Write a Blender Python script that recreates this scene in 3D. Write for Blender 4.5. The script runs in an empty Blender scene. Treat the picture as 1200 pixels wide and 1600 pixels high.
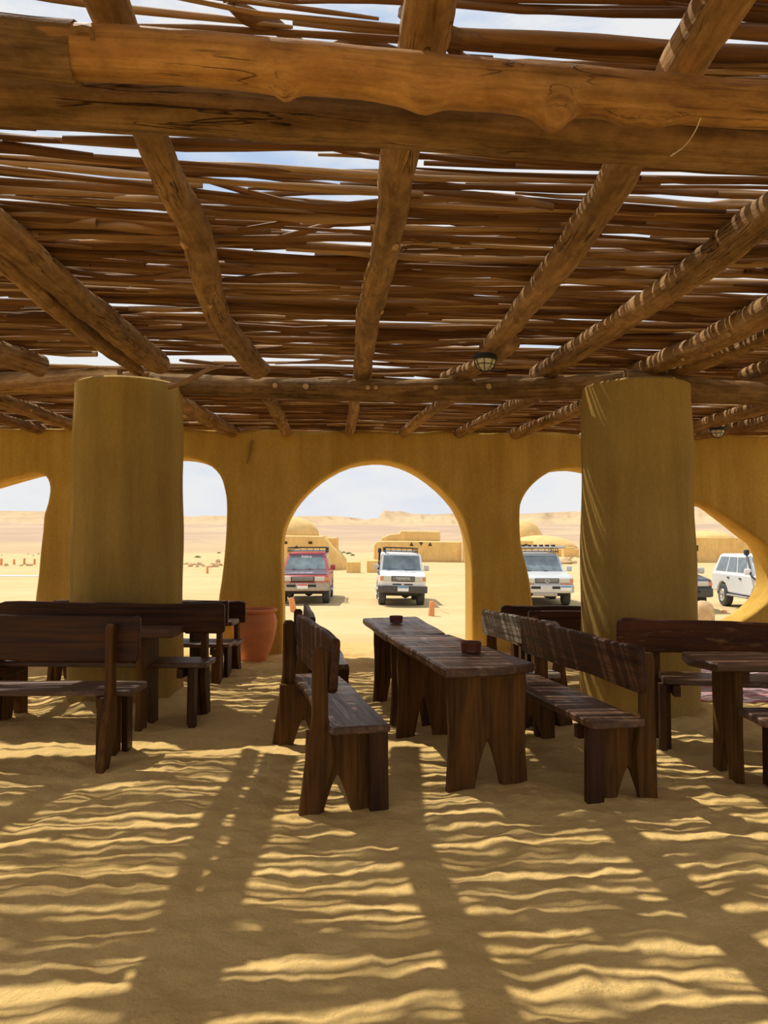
import bpy, bmesh, math, random
import numpy as np
from math import sin, cos, tan, pi, radians, sqrt, atan2
from mathutils import Vector, Matrix
from mathutils.geometry import tessellate_polygon

random.seed(11)
rng = np.random.default_rng(5)
scene = bpy.context.scene
COL = scene.collection

# ------------------------------------------------------------------ camera, sky, sun, exposure
F = 1202.0            # focal length in pixels of the 1200x1600 frame
EYE = 1.5
YAW = radians(3.8)    # camera turned a little to the right of the building's depth axis
PITCH = math.atan(45 / F)
cam_d = bpy.data.cameras.new('camera')
cam_d.sensor_fit = 'VERTICAL'
cam_d.sensor_height = 36.0
cam_d.lens = 36.0 * F / 1600.0
cam_d.clip_start = 0.05
cam_d.clip_end = 5000
cam = bpy.data.objects.new('camera', cam_d)
COL.objects.link(cam)
cam.location = (0, 0, EYE)
cam.rotation_euler = (pi / 2 + PITCH, 0, -YAW)
scene.camera = cam

scene.view_settings.view_transform = 'Standard'
scene.view_settings.look = 'None'
scene.view_settings.gamma = 1.0
scene.view_settings.use_curve_mapping = False
scene.view_settings.exposure = 0.19

SUN_STRENGTH = 3.9
SKY_STRENGTH = 0.77
world = bpy.data.worlds.new('sky')
scene.world = world
world.use_nodes = True
wn = world.node_tree
wn.nodes.clear()
w_out = wn.nodes.new('ShaderNodeOutputWorld')
w_bg = wn.nodes.new('ShaderNodeBackground')
w_tc = wn.nodes.new('ShaderNodeTexCoord')
w_sep = wn.nodes.new('ShaderNodeSeparateXYZ')
w_grad = wn.nodes.new('ShaderNodeValToRGB')
w_map = wn.nodes.new('ShaderNodeMapping')
w_noise = wn.nodes.new('ShaderNodeTexNoise')
w_cr = wn.nodes.new('ShaderNodeValToRGB')
w_mix = wn.nodes.new('ShaderNodeMix'); w_mix.data_type = 'RGBA'
wn.links.new(w_tc.outputs['Generated'], w_sep.inputs[0])
wn.links.new(w_sep.outputs['Z'], w_grad.inputs[0])
e = w_grad.color_ramp.elements
e[0].position = 0.0; e[0].color = (0.86, 0.90, 0.98, 1)
e[1].position = 0.75; e[1].color = (0.28, 0.52, 0.90, 1)
k = w_grad.color_ramp.elements.new(0.22); k.color = (0.74, 0.84, 0.98, 1)
w_map.inputs['Scale'].default_value = (1.0, 1.0, 3.2)
wn.links.new(w_tc.outputs['Generated'], w_map.inputs[0])
wn.links.new(w_map.outputs[0], w_noise.inputs['Vector'])
w_noise.inputs['Scale'].default_value = 3.4
w_noise.inputs['Detail'].default_value = 7
w_noise.inputs['Roughness'].default_value = 0.6
wn.links.new(w_noise.outputs['Fac'], w_cr.inputs[0])
e = w_cr.color_ramp.elements
e[0].position = 0.34; e[0].color = (0, 0, 0, 1)
e[1].position = 0.54; e[1].color = (1, 1, 1, 1)
wn.links.new(w_cr.outputs[0], w_mix.inputs[0])
wn.links.new(w_grad.outputs[0], w_mix.inputs[6])
w_mix.inputs[7].default_value = (0.97, 0.97, 0.98, 1)
wn.links.new(w_mix.outputs[2], w_bg.inputs[0])
w_bg.inputs[1].default_value = SKY_STRENGTH
wn.links.new(w_bg.outputs[0], w_out.inputs[0])

sun_d = bpy.data.lights.new('sun', 'SUN')
sun_d.energy = SUN_STRENGTH
sun_d.angle = radians(0.53)
sun_d.color = (1.0, 0.93, 0.80)
sun = bpy.data.objects.new('sun', sun_d)
COL.objects.link(sun)
sun.location = (-4, 6, 12)
sun.rotation_euler = Vector((0.396, -0.5, -1)).to_track_quat('-Z', 'Y').to_euler()

# ------------------------------------------------------------------ geometry of the view (for measuring places)
ca, sa = cos(YAW), sin(YAW)
def ray(px, py):
    x, u = (px - 600) / F, (800 - py) / F
    f = cos(PITCH) - u * sin(PITCH)
    z = sin(PITCH) + u * cos(PITCH)
    return Vector((x * ca + f * sa, -x * sa + f * ca, z))
def G(px, py, z=0.0):                    # point on the horizontal plane z
    r = ray(px, py); t = (z - EYE) / r.z
    return Vector((r.x * t, r.y * t, z))
def PD(px, py, d):                       # point at depth d from the eye
    r = ray(px, py); f = r.x * sa + r.y * ca; t = d / f
    return Vector((r.x * t, r.y * t, EYE + r.z * t))
def PY(px, py, y):                       # point on the plane Y = y
    r = ray(px, py); t = y / r.y
    return Vector((r.x * t, y, EYE + r.z * t))
def C2W(x, d, z=0.0):
    return Vector((x * ca + d * sa, -x * sa + d * ca, z))

# ------------------------------------------------------------------ numpy noise
_perm = rng.random((256, 256))
def vnoise(x, y):
    x = np.asarray(x, float); y = np.asarray(y, float)
    xi = np.floor(x).astype(int); yi = np.floor(y).astype(int)
    xf = x - xi; yf = y - yi
    xf = xf * xf * (3 - 2 * xf); yf = yf * yf * (3 - 2 * yf)
    a = _perm[xi % 256, yi % 256]; b = _perm[(xi + 1) % 256, yi % 256]
    c = _perm[xi % 256, (yi + 1) % 256]; d = _perm[(xi + 1) % 256, (yi + 1) % 256]
    return (a * (1 - xf) + b * xf) * (1 - yf) + (c * (1 - xf) + d * xf) * yf - 0.5

# ------------------------------------------------------------------ mesh building helpers
class MB:
    def __init__(self):
        self.v = []; self.f = []; self.g = []; self.m = []; self.s = []
        self.cm = 0; self.cs = True
    def add(self, vs, fs, gs=None, smooth=None):
        o = len(self.v)
        self.v.extend([tuple(p) for p in vs])
        self.g.extend([tuple(p) for p in (gs if gs is not None else vs)])
        for q in fs:
            self.f.append([i + o for i in q]); self.m.append(self.cm)
            self.s.append(self.cs if smooth is None else smooth)
        return self
    def mesh(self, name, mats):
        me = bpy.data.meshes.new(name)
        me.from_pydata(self.v, [], self.f)
        if not isinstance(mats, (list, tuple)): mats = [mats]
        for m in mats: me.materials.append(m)
        me.polygons.foreach_set('material_index', self.m)
        me.polygons.foreach_set('use_smooth', self.s)
        at = me.attributes.new('gc', 'FLOAT_VECTOR', 'POINT')
        at.data.foreach_set('vector', [c for p in self.g for c in p])
        me.update()
        return me

def link(name, me, parent=None, sharp=35):
    if isinstance(me, bpy.types.Mesh) and sharp and me.polygons:
        me.set_sharp_from_angle(angle=radians(sharp))
    o = bpy.data.objects.new(name, me)
    COL.objects.link(o)
    if parent is not None: o.parent = parent
    return o
def build(name, mb, mats, parent=None, sharp=35):
    return link(name, mb.mesh(name, mats), parent, sharp)
def tag(o, label=None, cat=None, group=None, kind=None):
    if label: o['label'] = label
    if cat: o['category'] = cat
    if group: o['group'] = group
    if kind: o['kind'] = kind
    return o
def empty(name, loc=(0, 0, 0), rz=0.0):
    o = bpy.data.objects.new(name, None)
    o.empty_display_size = 0.2
    COL.objects.link(o); o.location = loc; o.rotation_euler = (0, 0, rz)
    return o
def copy_tree(o, parent=None):
    c = o.copy(); COL.objects.link(c); c.parent = parent
    for ch in list(o.children): copy_tree(ch, c)
    return c

def inset(loop, c):
    n = len(loop); out = []
    for i in range(n):
        p0, p1, p2 = loop[i - 1], loop[i], loop[(i + 1) % n]
        d1 = Vector((p1[0] - p0[0], p1[1] - p0[1])); d2 = Vector((p2[0] - p1[0], p2[1] - p1[1]))
        if d1.length < 1e-9 or d2.length < 1e-9: out.append((p1[0], p1[1])); continue
        d1.normalize(); d2.normalize()
        n1 = Vector((-d1.y, d1.x)); n2 = Vector((-d2.y, d2.x))
        m = n1 + n2
        if m.length < 1e-6: m = n1
        m.normalize(); k = c / max(0.45, m.dot(n1))
        out.append((p1[0] + m.x * k, p1[1] + m.y * k))
    return out
def area(l): return sum(l[i - 1][0] * l[i][1] - l[i][0] * l[i - 1][1] for i in range(len(l))) / 2
def slab(mb, loops, t, c, M=None, gax='u', back=None, goff=None, rings=1):
    """loops[0] outline (u,v), others holes; thickness along w (centred). M maps (u,v,w)."""
    M = M or Matrix.Identity(4)
    if not isinstance(loops[0][0], (tuple, list, Vector)): loops = [loops]
    L = []
    for i, l in enumerate(loops):
        a = area(l); l = list(l)
        if (a < 0) != (i > 0):
            l.reverse()
            if back: back[i] = list(reversed(back[i]))
        L.append(l)
    B = back or L
    goff = goff or (random.uniform(0, 50), random.uniform(0, 50), random.uniform(0, 50))
    steps = []
    if c > 0:
        for k in range(rings + 1):
            a = (pi / 2) * k / rings
            steps.append((0, c * (1 - sin(a)), -t / 2 + c * (1 - cos(a))))
        for k in range(rings + 1):
            a = (pi / 2) * (1 - k / rings)
            steps.append((1, c * (1 - sin(a)), t / 2 - c * (1 - cos(a))))
    else:
        steps = [(0, 0, -t / 2), (1, 0, t / 2)]
    vs = []; gs = []; fs = []; idx = []
    for (side, ins, w) in steps:
        S = L if side == 0 else B
        row = []
        for l in S:
            ll = inset(l, ins) if ins > 1e-6 else l
            st = len(vs)
            for (u, v) in ll:
                vs.append(M @ Vector((u, v, w)))
                gs.append((u + goff[0], v + goff[1], w + goff[2]) if gax == 'u' else (v + goff[0], u + goff[1], w + goff[2]))
            row.append((st, len(ll)))
        idx.append(row)
    for r0, r1 in zip(idx[:-1], idx[1:]):
        for (a, n), (b, _) in zip(r0, r1):
            for i in range(n):
                j = (i + 1) % n
                fs.append((a + i, a + j, b + j, b + i))
    mb.add(vs, fs, gs)
    for row, S, flip in ((idx[0], L, True), (idx[-1], B, False)):
        flat = [i for (a, n) in row for i in range(a, a + n)]
        src = [steps[0][1], steps[-1][1]][0 if flip else 1]
        pl = [[Vector((u, v, 0)) for (u, v) in (inset(l, src) if src > 1e-6 else l)] for l in S]
        tri = tessellate_polygon(pl)
        cv = [vs[i] for i in flat]; cg = [gs[i] for i in flat]
        ft = []
        pf = [p for q in pl for p in q]
        for t3 in tri:
            a, b, c3 = [pf[i] for i in t3]
            cr = (b.x - a.x) * (c3.y - a.y) - (c3.x - a.x) * (b.y - a.y)
            q = tuple(t3) if cr > 0 else tuple(reversed(t3))
            if flip: q = tuple(reversed(q))
            ft.append(q)
        mb.add(cv, ft, cg, smooth=False)
    return mb
def frame(o, u, v):
    u = Vector(u).normalized(); v = Vector(v); w = u.cross(v).normalized(); v = w.cross(u)
    M = Matrix.Identity(4)
    for i in range(3):
        M[i][0] = u[i]; M[i][1] = v[i]; M[i][2] = w[i]; M[i][3] = o[i]
    return M
def rect(u0, v0, u1, v1): return [(u0, v0), (u1, v0), (u1, v1), (u0, v1)]
def box(mb, x0, y0, z0, x1, y1, z1, c=0.004, gax='u'):
    M = Matrix.Translation(((x0 + x1) / 2, (y0 + y1) / 2, (z0 + z1) / 2))
    return slab(mb, rect(-(x1 - x0) / 2, -(y1 - y0) / 2, (x1 - x0) / 2, (y1 - y0) / 2), z1 - z0, c, M, gax)
def board(L, W, seg=12, wob=0.006, rc=0.02, seed=None):
    """wavy-edged plank outline along u, centred"""
    r = random.Random(seed)
    ph = [r.uniform(0, 6) for _ in range(4)]
    def e(u, k): return wob * (sin(u * 3.1 + ph[k]) + 0.6 * sin(u * 7.7 + ph[k + 1]))
    pts = []
    hl, hw = L / 2, W / 2
    def corner(cx, cy, a0):
        return [(cx + rc * cos(a0 + k * pi / 8), cy + rc * sin(a0 + k * pi / 8)) for k in range(5)]
    for i in range(seg + 1):
        u = -hl + rc * 1.5 + (L - 3 * rc) * i / seg
        pts.append((u, -hw + e(u, 0)))
    pts += corner(hl - rc, -hw + rc, -pi / 2)
    pts += corner(hl - rc, hw - rc, 0)
    for i in range(seg + 1):
        u = hl - rc * 1.5 - (L - 3 * rc) * i / seg
        pts.append((u, hw + e(u, 2)))
    pts += corner(-hl + rc, hw - rc, pi / 2)
    pts += corner(-hl + rc, -hw + rc, pi)
    return pts

def catmull(pts, n):
    P = [Vector(p) for p in pts]
    P = [P[0] * 2 - P[1]] + P + [P[-1] * 2 - P[-2]]
    out = []
    segs = len(P) - 3
    for i in range(n + 1):
        t = i / n * segs; k = min(int(t), segs - 1); t -= k
        a, b, c, d = P[k:k + 4]
        out.append(0.5 * ((2 * b) + (c - a) * t + (2 * a - 5 * b + 4 * c - d) * t * t + (3 * b - a - 3 * c + d) * t ** 3))
    return out
def tube(mb, pts, rad, sides=8, rough=0.0, cap=True, gc=None, seed=0, flare=None):
    """irregular tube through pts; rad = number, list or function of 0..1"""
    n = len(pts); r_ = random.Random(seed)
    g0 = gc or (r_.uniform(0, 60), r_.uniform(0, 60), r_.uniform(0, 60))
    vs = []; gs = []; fs = []
    s = 0.0
    up = Vector((0, 0, 1))
    ph = [r_.uniform(0, 6.28) for _ in range(6)]
    for i in range(n):
        p = Vector(pts[i])
        t = (Vector(pts[min(i + 1, n - 1)]) - Vector(pts[max(i - 1, 0)])).normalized()
        a = t.cross(up if abs(t.z) < 0.9 else Vector((1, 0, 0))).normalized()
        b = a.cross(t)
        if i: s += (p - Vector(pts[i - 1])).length
        R = rad(i / (n - 1)) if callable(rad) else (rad[i] if isinstance(rad, (list, tuple)) else rad)
        for k in range(sides):
            th = 2 * pi * k / sides
            q = R * (1 + rough * (0.6 * sin(2 * th + ph[0] + s * 2.3) + 0.45 * sin(3 * th + ph[1] - s * 5.1) + 0.5 * sin(s * 9 + ph[2] + th) + 0.35 * sin(s * 23 + ph[3] + 2 * th)))
            if flare: q *= flare(i / (n - 1), th)
            vs.append(p + a * (q * cos(th)) + b * (q * sin(th)))
            gs.append((s + g0[0], q * cos(th) + g0[1], q * sin(th) + g0[2]))
    for i in range(n - 1):
        for k in range(sides):
            j = (k + 1) % sides
            fs.append((i * sides + k, i * sides + j, (i + 1) * sides + j, (i + 1) * sides + k))
    mb.add(vs, fs, gs)
    if cap:
        for (i0, fl) in ((0, False), ((n - 1) * sides, True)):
            ring = list(range(sides))
            if not fl: ring.reverse()
            mb.add([vs[i0 + k] for k in range(sides)], [ring], [gs[i0 + k] for k in range(sides)], smooth=False)
    return mb
def lathe(mb, prof, n=32, c=(0, 0, 0), wob=0.0):
    vs = []; fs = []
    for (r, z) in prof:
        for k in range(n):
            th = 2 * pi * k / n
            q = r * (1 + wob * sin(3 * th + z * 4) + wob * 0.7 * sin(5 * th - z * 7))
            vs.append((c[0] + q * cos(th), c[1] + q * sin(th), c[2] + z))
    m = len(prof)
    for i in range(m - 1):
        for k in range(n):
            j = (k + 1) % n
            fs.append((i * n + k, i * n + j, (i + 1) * n + j, (i + 1) * n + k))
    fs.append(tuple(reversed(range(n)))); fs.append(tuple(range((m - 1) * n, m * n)))
    mb.add(vs, fs)
    return mb

# ------------------------------------------------------------------ materials
def mat(name, rough=0.7, spec=0.3):
    m = bpy.data.materials.new(name); m.use_nodes = True
    nt = m.node_tree
    b = nt.nodes['Principled BSDF']
    b.inputs['Roughness'].default_value = rough
    b.inputs['Specular IOR Level'].default_value = spec
    return m, nt, b
def vec_in(nt, src, scale, attr=None):
    mp = nt.nodes.new('ShaderNodeMapping'); mp.inputs['Scale'].default_value = scale
    if src == 'gc':
        a = nt.nodes.new('ShaderNodeAttribute'); a.attribute_name = 'gc'
        nt.links.new(a.outputs['Vector'], mp.inputs[0])
    elif src == 'world':
        a = nt.nodes.new('ShaderNodeNewGeometry'); nt.links.new(a.outputs['Position'], mp.inputs[0])
    else:
        a = nt.nodes.new('ShaderNodeTexCoord'); nt.links.new(a.outputs['Object'], mp.inputs[0])
    return mp.outputs[0]
def noise(nt, src, scale, detail=4, rough=0.55, s=1.0, dist=0.0):
    n = nt.nodes.new('ShaderNodeTexNoise')
    n.inputs['Scale'].default_value = s
    n.inputs['Detail'].default_value = detail
    n.inputs['Roughness'].default_value = rough
    n.inputs['Distortion'].default_value = dist
    nt.links.new(vec_in(nt, src, scale), n.inputs['Vector'])
    return n.outputs['Fac']
def ramp(nt, fac, stops):
    r = nt.nodes.new('ShaderNodeValToRGB')
    el = r.color_ramp.elements
    while len(el) < len(stops): el.new(0.5)
    for e_, (p, c) in zip(el, stops):
        e_.position = p; e_.color = (*c, 1) if len(c) == 3 else c
    nt.links.new(fac, r.inputs[0])
    return r.outputs[0]
def mix(nt, fac, a, b, mode='MIX'):
    m = nt.nodes.new('ShaderNodeMix'); m.data_type = 'RGBA'; m.blend_type = mode
    for sock, val in ((m.inputs[0], fac), (m.inputs[6], a), (m.inputs[7], b)):
        if isinstance(val, (int, float)): sock.default_value = val
        elif isinstance(val, tuple): sock.default_value = (*val, 1)
        else: nt.links.new(val, sock)
    return m.outputs[2]
def bump(nt, b, h, strength=0.4, dist=0.01, prev=None):
    n = nt.nodes.new('ShaderNodeBump')
    n.inputs['Strength'].default_value = strength
    n.inputs['Distance'].default_value = dist
    nt.links.new(h, n.inputs['Height'])
    if prev: nt.links.new(prev, n.inputs['Normal'])
    nt.links.new(n.outputs[0], b.inputs['Normal'])
    return n.outputs[0]
def plain(name, col, rough=0.6, spec=0.3, metal=0.0, var=0.12, vs=8.0):
    m, nt, b = mat(name, rough, spec)
    n = noise(nt, 'object', (vs, vs, vs))
    d = tuple(c * (1 - var) for c in col); l = tuple(min(1, c * (1 + var)) for c in col)
    nt.links.new(ramp(nt, n, [(0.3, d), (0.7, l)]), b.inputs['Base Color'])
    b.inputs['Metallic'].default_value = metal
    return m

def wood(name, dark, light, rough=0.45, spec=0.5, grain=28.0, worn=None, bs=0.5, crack=False):
    m, nt, b = mat(name, rough, spec)
    g = noise(nt, 'gc', (1.6, grain, grain), 6, 0.65, 1.0, 0.6)
    big = noise(nt, 'gc', (0.9, 5.0, 5.0), 3, 0.5)
    c = ramp(nt, g, [(0.30, dark), (0.70, light)])
    c = mix(nt, 0.55, c, ramp(nt, big, [(0.35, (0.45, 0.45, 0.45)), (0.7, (1.25, 1.25, 1.25))]), 'MULTIPLY')
    if worn:
        w = noise(nt, 'gc', (3.0, 14.0, 14.0), 8, 0.75)
        wf = ramp(nt, w, [(0.56, (0, 0, 0)), (0.70, (1, 1, 1))])
        c = mix(nt, wf, c, worn)
    hgt = g
    if crack:
        ck = noise(nt, 'gc', (1.1, 17.0, 17.0), 3, 0.5, 1.0, 1.2)
        kf = ramp(nt, ck, [(0.485, (1, 1, 1)), (0.5, (0.25, 0.25, 0.25)), (0.515, (1, 1, 1))])
        msk = ramp(nt, noise(nt, 'gc', (1.3, 4.0, 4.0), 3, 0.5), [(0.5, (1, 1, 1)), (0.58, (0, 0, 0))])
        kf = mix(nt, msk, kf, (1.0, 1.0, 1.0))
        c = mix(nt, 1.0, c, kf, 'MULTIPLY')
        spots = noise(nt, 'gc', (7.0, 11.0, 11.0), 6, 0.7)
        c = mix(nt, 0.6, c, ramp(nt, spots, [(0.36, (0.5, 0.45, 0.4)), (0.6, (1.15, 1.15, 1.15))]), 'MULTIPLY')
        hgt = mix(nt, 0.5, g, kf)
        hgt = mix(nt, 0.35, hgt, spots)
    nt.links.new(c, b.inputs['Base Color'])
    nt.links.new(ramp(nt, g, [(0.3, (rough * 0.8,) * 3), (0.7, (min(1, rough * 1.35),) * 3)]), b.inputs['Roughness'])
    bump(nt, b, hgt, bs, 0.012 if not crack else 0.03)
    return m

M = {}
M['furn'] = wood('furniture_wood', (0.022, 0.007, 0.002), (0.105, 0.038, 0.010), 0.5, 0.25)
M['furn_panel'] = wood('furniture_panel_wood', (0.045, 0.018, 0.004), (0.185, 0.085, 0.020), 0.65, 0.15, 26)
M['furn_top'] = wood('furniture_top_wood', (0.045, 0.018, 0.008), (0.17, 0.078, 0.036), 0.40, 0.5, 24, (0.30, 0.19, 0.12), 0.8)
M['furn_gray'] = wood('weathered_board_wood', (0.10, 0.07, 0.045), (0.50, 0.40, 0.29), 0.6, 0.3, 34, (0.62, 0.52, 0.40), 1.0)
M['furn_red'] = wood('scuffed_red_wood', (0.035, 0.009, 0.003), (0.15, 0.045, 0.013), 0.5, 0.25, 20, (0.30, 0.15, 0.06), 0.6)
M['log_peeled'] = wood('peeled_log_wood', (0.36, 0.155, 0.032), (0.70, 0.375, 0.115), 0.6, 0.25, 26, None, 0.9, True)
M['log_old'] = wood('old_log_wood', (0.15, 0.080, 0.030), (0.44, 0.265, 0.112), 0.85, 0.12, 20, None, 1.0, True)
M['log_raft'] = wood('rafter_wood', (0.22, 0.115, 0.040), (0.58, 0.350, 0.150), 0.85, 0.12, 20, None, 1.0, True)
M['stump_end'] = plain('sawn_end_wood', (0.55, 0.36, 0.18), 0.8, 0.1, 0, 0.25, 30)
def stick_mat():
    m, nt, b = mat('stick_wood', 0.75, 0.2)
    g = noise(nt, 'gc', (2.5, 60, 60), 5, 0.6)
    per = noise(nt, 'gc', (0.25, 0.9, 0.9), 2, 0.5)
    c = ramp(nt, per, [(0.32, (0.11, 0.046, 0.014)), (0.5, (0.24, 0.112, 0.038)), (0.66, (0.58, 0.36, 0.17))])  # pale stop: lighter wood, raised further to paint in sunlit highlights
    c = mix(nt, 0.6, c, ramp(nt, g, [(0.3, (0.45, 0.45, 0.45)), (0.7, (1.3, 1.3, 1.3))]), 'MULTIPLY')
    nt.links.new(c, b.inputs['Base Color'])
    bump(nt, b, g, 0.9, 0.006)
    return m
M['stick'] = stick_mat()
def mud(name, a, b_, streak=True):
    m, nt, b = mat(name, 0.9, 0.12)
    s = noise(nt, 'world', (5, 5, 0.55), 6, 0.65)
    p = noise(nt, 'world', (1.1, 1.1, 1.1), 4, 0.6)
    fine = noise(nt, 'world', (42, 42, 24), 5, 0.6)
    c = ramp(nt, s, [(0.3, a), (0.7, b_)])
    c = mix(nt, 0.5, c, ramp(nt, p, [(0.3, (0.78, 0.76, 0.72)), (0.7, (1.15, 1.15, 1.15))]), 'MULTIPLY')
    c = mix(nt, 0.35, c, ramp(nt, fine, [(0.35, (0.75, 0.75, 0.75)), (0.65, (1.1, 1.1, 1.1))]), 'MULTIPLY')
    nt.links.new(c, b.inputs['Base Color'])
    n1 = bump(nt, b, fine, 0.35, 0.010)
    bump(nt, b, s, 0.5, 0.03, n1)
    return m
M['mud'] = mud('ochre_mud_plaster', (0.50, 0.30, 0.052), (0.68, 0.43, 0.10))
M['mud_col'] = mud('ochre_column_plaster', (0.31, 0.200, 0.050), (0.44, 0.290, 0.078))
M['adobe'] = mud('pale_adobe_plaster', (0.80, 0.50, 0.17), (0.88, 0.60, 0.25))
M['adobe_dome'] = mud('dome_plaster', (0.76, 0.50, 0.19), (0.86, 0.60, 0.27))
def sand_mat(name, a, b_, bsc=1.0):
    m, nt, b = mat(name, 0.95, 0.08)
    p = noise(nt, 'world', (1.3, 1.3, 1.3), 5, 0.6)
    f = noise(nt, 'world', (90, 90, 90), 4, 0.7)
    mid = noise(nt, 'world', (14, 14, 14), 5, 0.65)
    c = ramp(nt, p, [(0.3, a), (0.7, b_)])
    c = mix(nt, 0.3, c, ramp(nt, f, [(0.3, (0.72, 0.70, 0.66)), (0.6, (1.1, 1.1, 1.1))]), 'MULTIPLY')
    nt.links.new(c, b.inputs['Base Color'])
    n1 = bump(nt, b, f, 0.5 * bsc, 0.004)
    bump(nt, b, mid, 0.7 * bsc, 0.030, n1)
    return m
M['sand'] = sand_mat('floor_sand', (0.64, 0.43, 0.155), (0.75, 0.53, 0.215))
def desert_mat():
    m, nt, b = mat('desert_ground', 0.95, 0.05)
    p = noise(nt, 'world', (0.12, 0.35, 0.3), 6, 0.65)
    q = noise(nt, 'world', (0.9, 0.9, 0.9), 6, 0.65)
    c = ramp(nt, p, [(0.3, (0.54, 0.40, 0.19)), (0.7, (0.64, 0.49, 0.265))])
    c = mix(nt, 0.3, c, ramp(nt, q, [(0.3, (0.82, 0.80, 0.76)), (0.6, (1.08, 1.08, 1.08))]), 'MULTIPLY')
    nt.links.new(c, b.inputs['Base Color'])
    bump(nt, b, q, 0.4, 0.03)
    return m
M['desert'] = desert_mat()
def hill_mat():
    m, nt, b = mat('plateau_rock', 0.95, 0.05)
    band = noise(nt, 'world', (0.0035, 0.003, 0.20), 6, 0.62, 1.0, 0.5)
    spots = noise(nt, 'world', (0.02, 0.02, 0.05), 7, 0.7)
    c = ramp(nt, band, [(0.30, (0.36, 0.245, 0.17)), (0.48, (0.46, 0.325, 0.21)), (0.62, (0.56, 0.41, 0.23)), (0.8, (0.40, 0.285, 0.21))])
    c = mix(nt, 0.6, c, ramp(nt, spots, [(0.35, (0.72, 0.70, 0.72)), (0.62, (1.2, 1.12, 1.0))]), 'MULTIPLY')
    # gravel plain at the foot of the plateau, pale drifts on its slopes, dark cap rock on the rim
    ge = nt.nodes.new('ShaderNodeNewGeometry'); sp = nt.nodes.new('ShaderNodeSeparateXYZ')
    nt.links.new(ge.outputs['Position'], sp.inputs[0])
    mr = nt.nodes.new('ShaderNodeMapRange'); mr.inputs[1].default_value = 0.0; mr.inputs[2].default_value = 40.0
    nt.links.new(sp.outputs['Z'], mr.inputs[0])
    zf = ramp(nt, mr.outputs[0], [(0.0, (0.56, 0.42, 0.24)), (0.05, (0.44, 0.325, 0.25)), (0.30, (0.47, 0.345, 0.27)), (0.42, (0.60, 0.45, 0.26)), (0.72, (0.50, 0.36, 0.22)), (0.86, (0.36, 0.25, 0.18))])
    drift = ramp(nt, noise(nt, 'world', (0.012, 0.006, 0.05), 6, 0.7, 1.0, 1.0), [(0.47, (0, 0, 0)), (0.60, (1, 1, 1))])
    c = mix(nt, 0.62, c, zf)
    c = mix(nt, mix(nt, drift, (0.0, 0.0, 0.0), (0.45, 0.45, 0.45)), c, (0.66, 0.50, 0.29))
    nt.links.new(c, b.inputs['Base Color'])
    bump(nt, b, spots, 0.6, 3.0)
    return m
M['hill'] = hill_mat()
M['terra'] = plain('terracotta', (0.68, 0.25, 0.10), 0.75, 0.25, 0, 0.12, 5)
M['terra_dark'] = plain('dark_glazed_clay', (0.13, 0.035, 0.018), 0.35, 0.5, 0, 0.2, 30)
M['bollard'] = plain('painted_terracotta', (0.78, 0.33, 0.13), 0.8, 0.2, 0, 0.15, 9)
M['stone'] = plain('desert_stone', (0.62, 0.43, 0.24), 0.95, 0.1, 0, 0.25, 6)
M['dark_hole'] = plain('painted_hole_shade', (0.10, 0.055, 0.022), 0.95, 0.1)  # dark colour stands in for the shade inside the house openings
M['black'] = plain('black_metal', (0.02, 0.02, 0.022), 0.5, 0.4, 0.0, 0.2)
M['frost'] = plain('frosted_lamp_glass', (0.72, 0.66, 0.50), 0.35, 0.5)
M['wire'] = plain('pale_wire', (0.60, 0.50, 0.34), 0.6, 0.3)
M['leaf'] = plain('shrub_leaf', (0.16, 0.22, 0.06), 0.8, 0.2, 0, 0.4, 3)
M['tyre'] = plain('tyre_rubber', (0.085, 0.085, 0.088), 0.85, 0.2, 0, 0.2, 20)
M['rim'] = plain('wheel_rim', (0.45, 0.46, 0.48), 0.4, 0.5, 0.5)
M['glass'] = plain('car_glass', (0.16, 0.21, 0.23), 0.08, 0.7, 0, 0.35, 3)
M['glass_side'] = plain('car_window_tint', (0.16, 0.20, 0.22), 0.1, 0.7, 0, 0.3, 4)  # side window glass, close to the windscreen colour with random variation
M['chrome'] = plain('chrome', (0.55, 0.56, 0.58), 0.3, 0.5, 0.6)
M['headlight'] = plain('headlight_glass', (0.62, 0.62, 0.56), 0.15, 0.6, 0, 0.15, 25)
M['amber'] = plain('amber_lens', (0.70, 0.26, 0.12), 0.3, 0.5)
M['white_paint'] = plain('white_paint', (0.80, 0.80, 0.80), 0.35, 0.5, 0, 0.03)
M['white_print'] = plain('white_print', (0.85, 0.85, 0.85), 0.6, 0.3, 0, 0.02)
M['blue_print'] = plain('blue_print', (0.10, 0.30, 0.62), 0.5, 0.3)
M['red_print'] = plain('red_print', (0.60, 0.10, 0.08), 0.5, 0.3)
M['gray_print'] = plain('gray_print', (0.25, 0.30, 0.42), 0.5, 0.3)
M['red_paint'] = plain('faded_red_paint', (0.42, 0.055, 0.05), 0.35, 0.5, 0, 0.18, 2)
M['navy_paint'] = plain('dark_bonnet_paint', (0.11, 0.085, 0.12), 0.35, 0.5, 0, 0.15, 2)
M['silver_paint'] = plain('silver_paint', (0.60, 0.62, 0.62), 0.35, 0.5, 0.1, 0.05)
M['black_paint'] = plain('black_paint', (0.05, 0.05, 0.055), 0.3, 0.5)
M['bumper'] = plain('bumper_gray', (0.40, 0.36, 0.30), 0.5, 0.4)
M['bumper_dk'] = plain('bumper_dark', (0.085, 0.078, 0.075), 0.6, 0.3)
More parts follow.
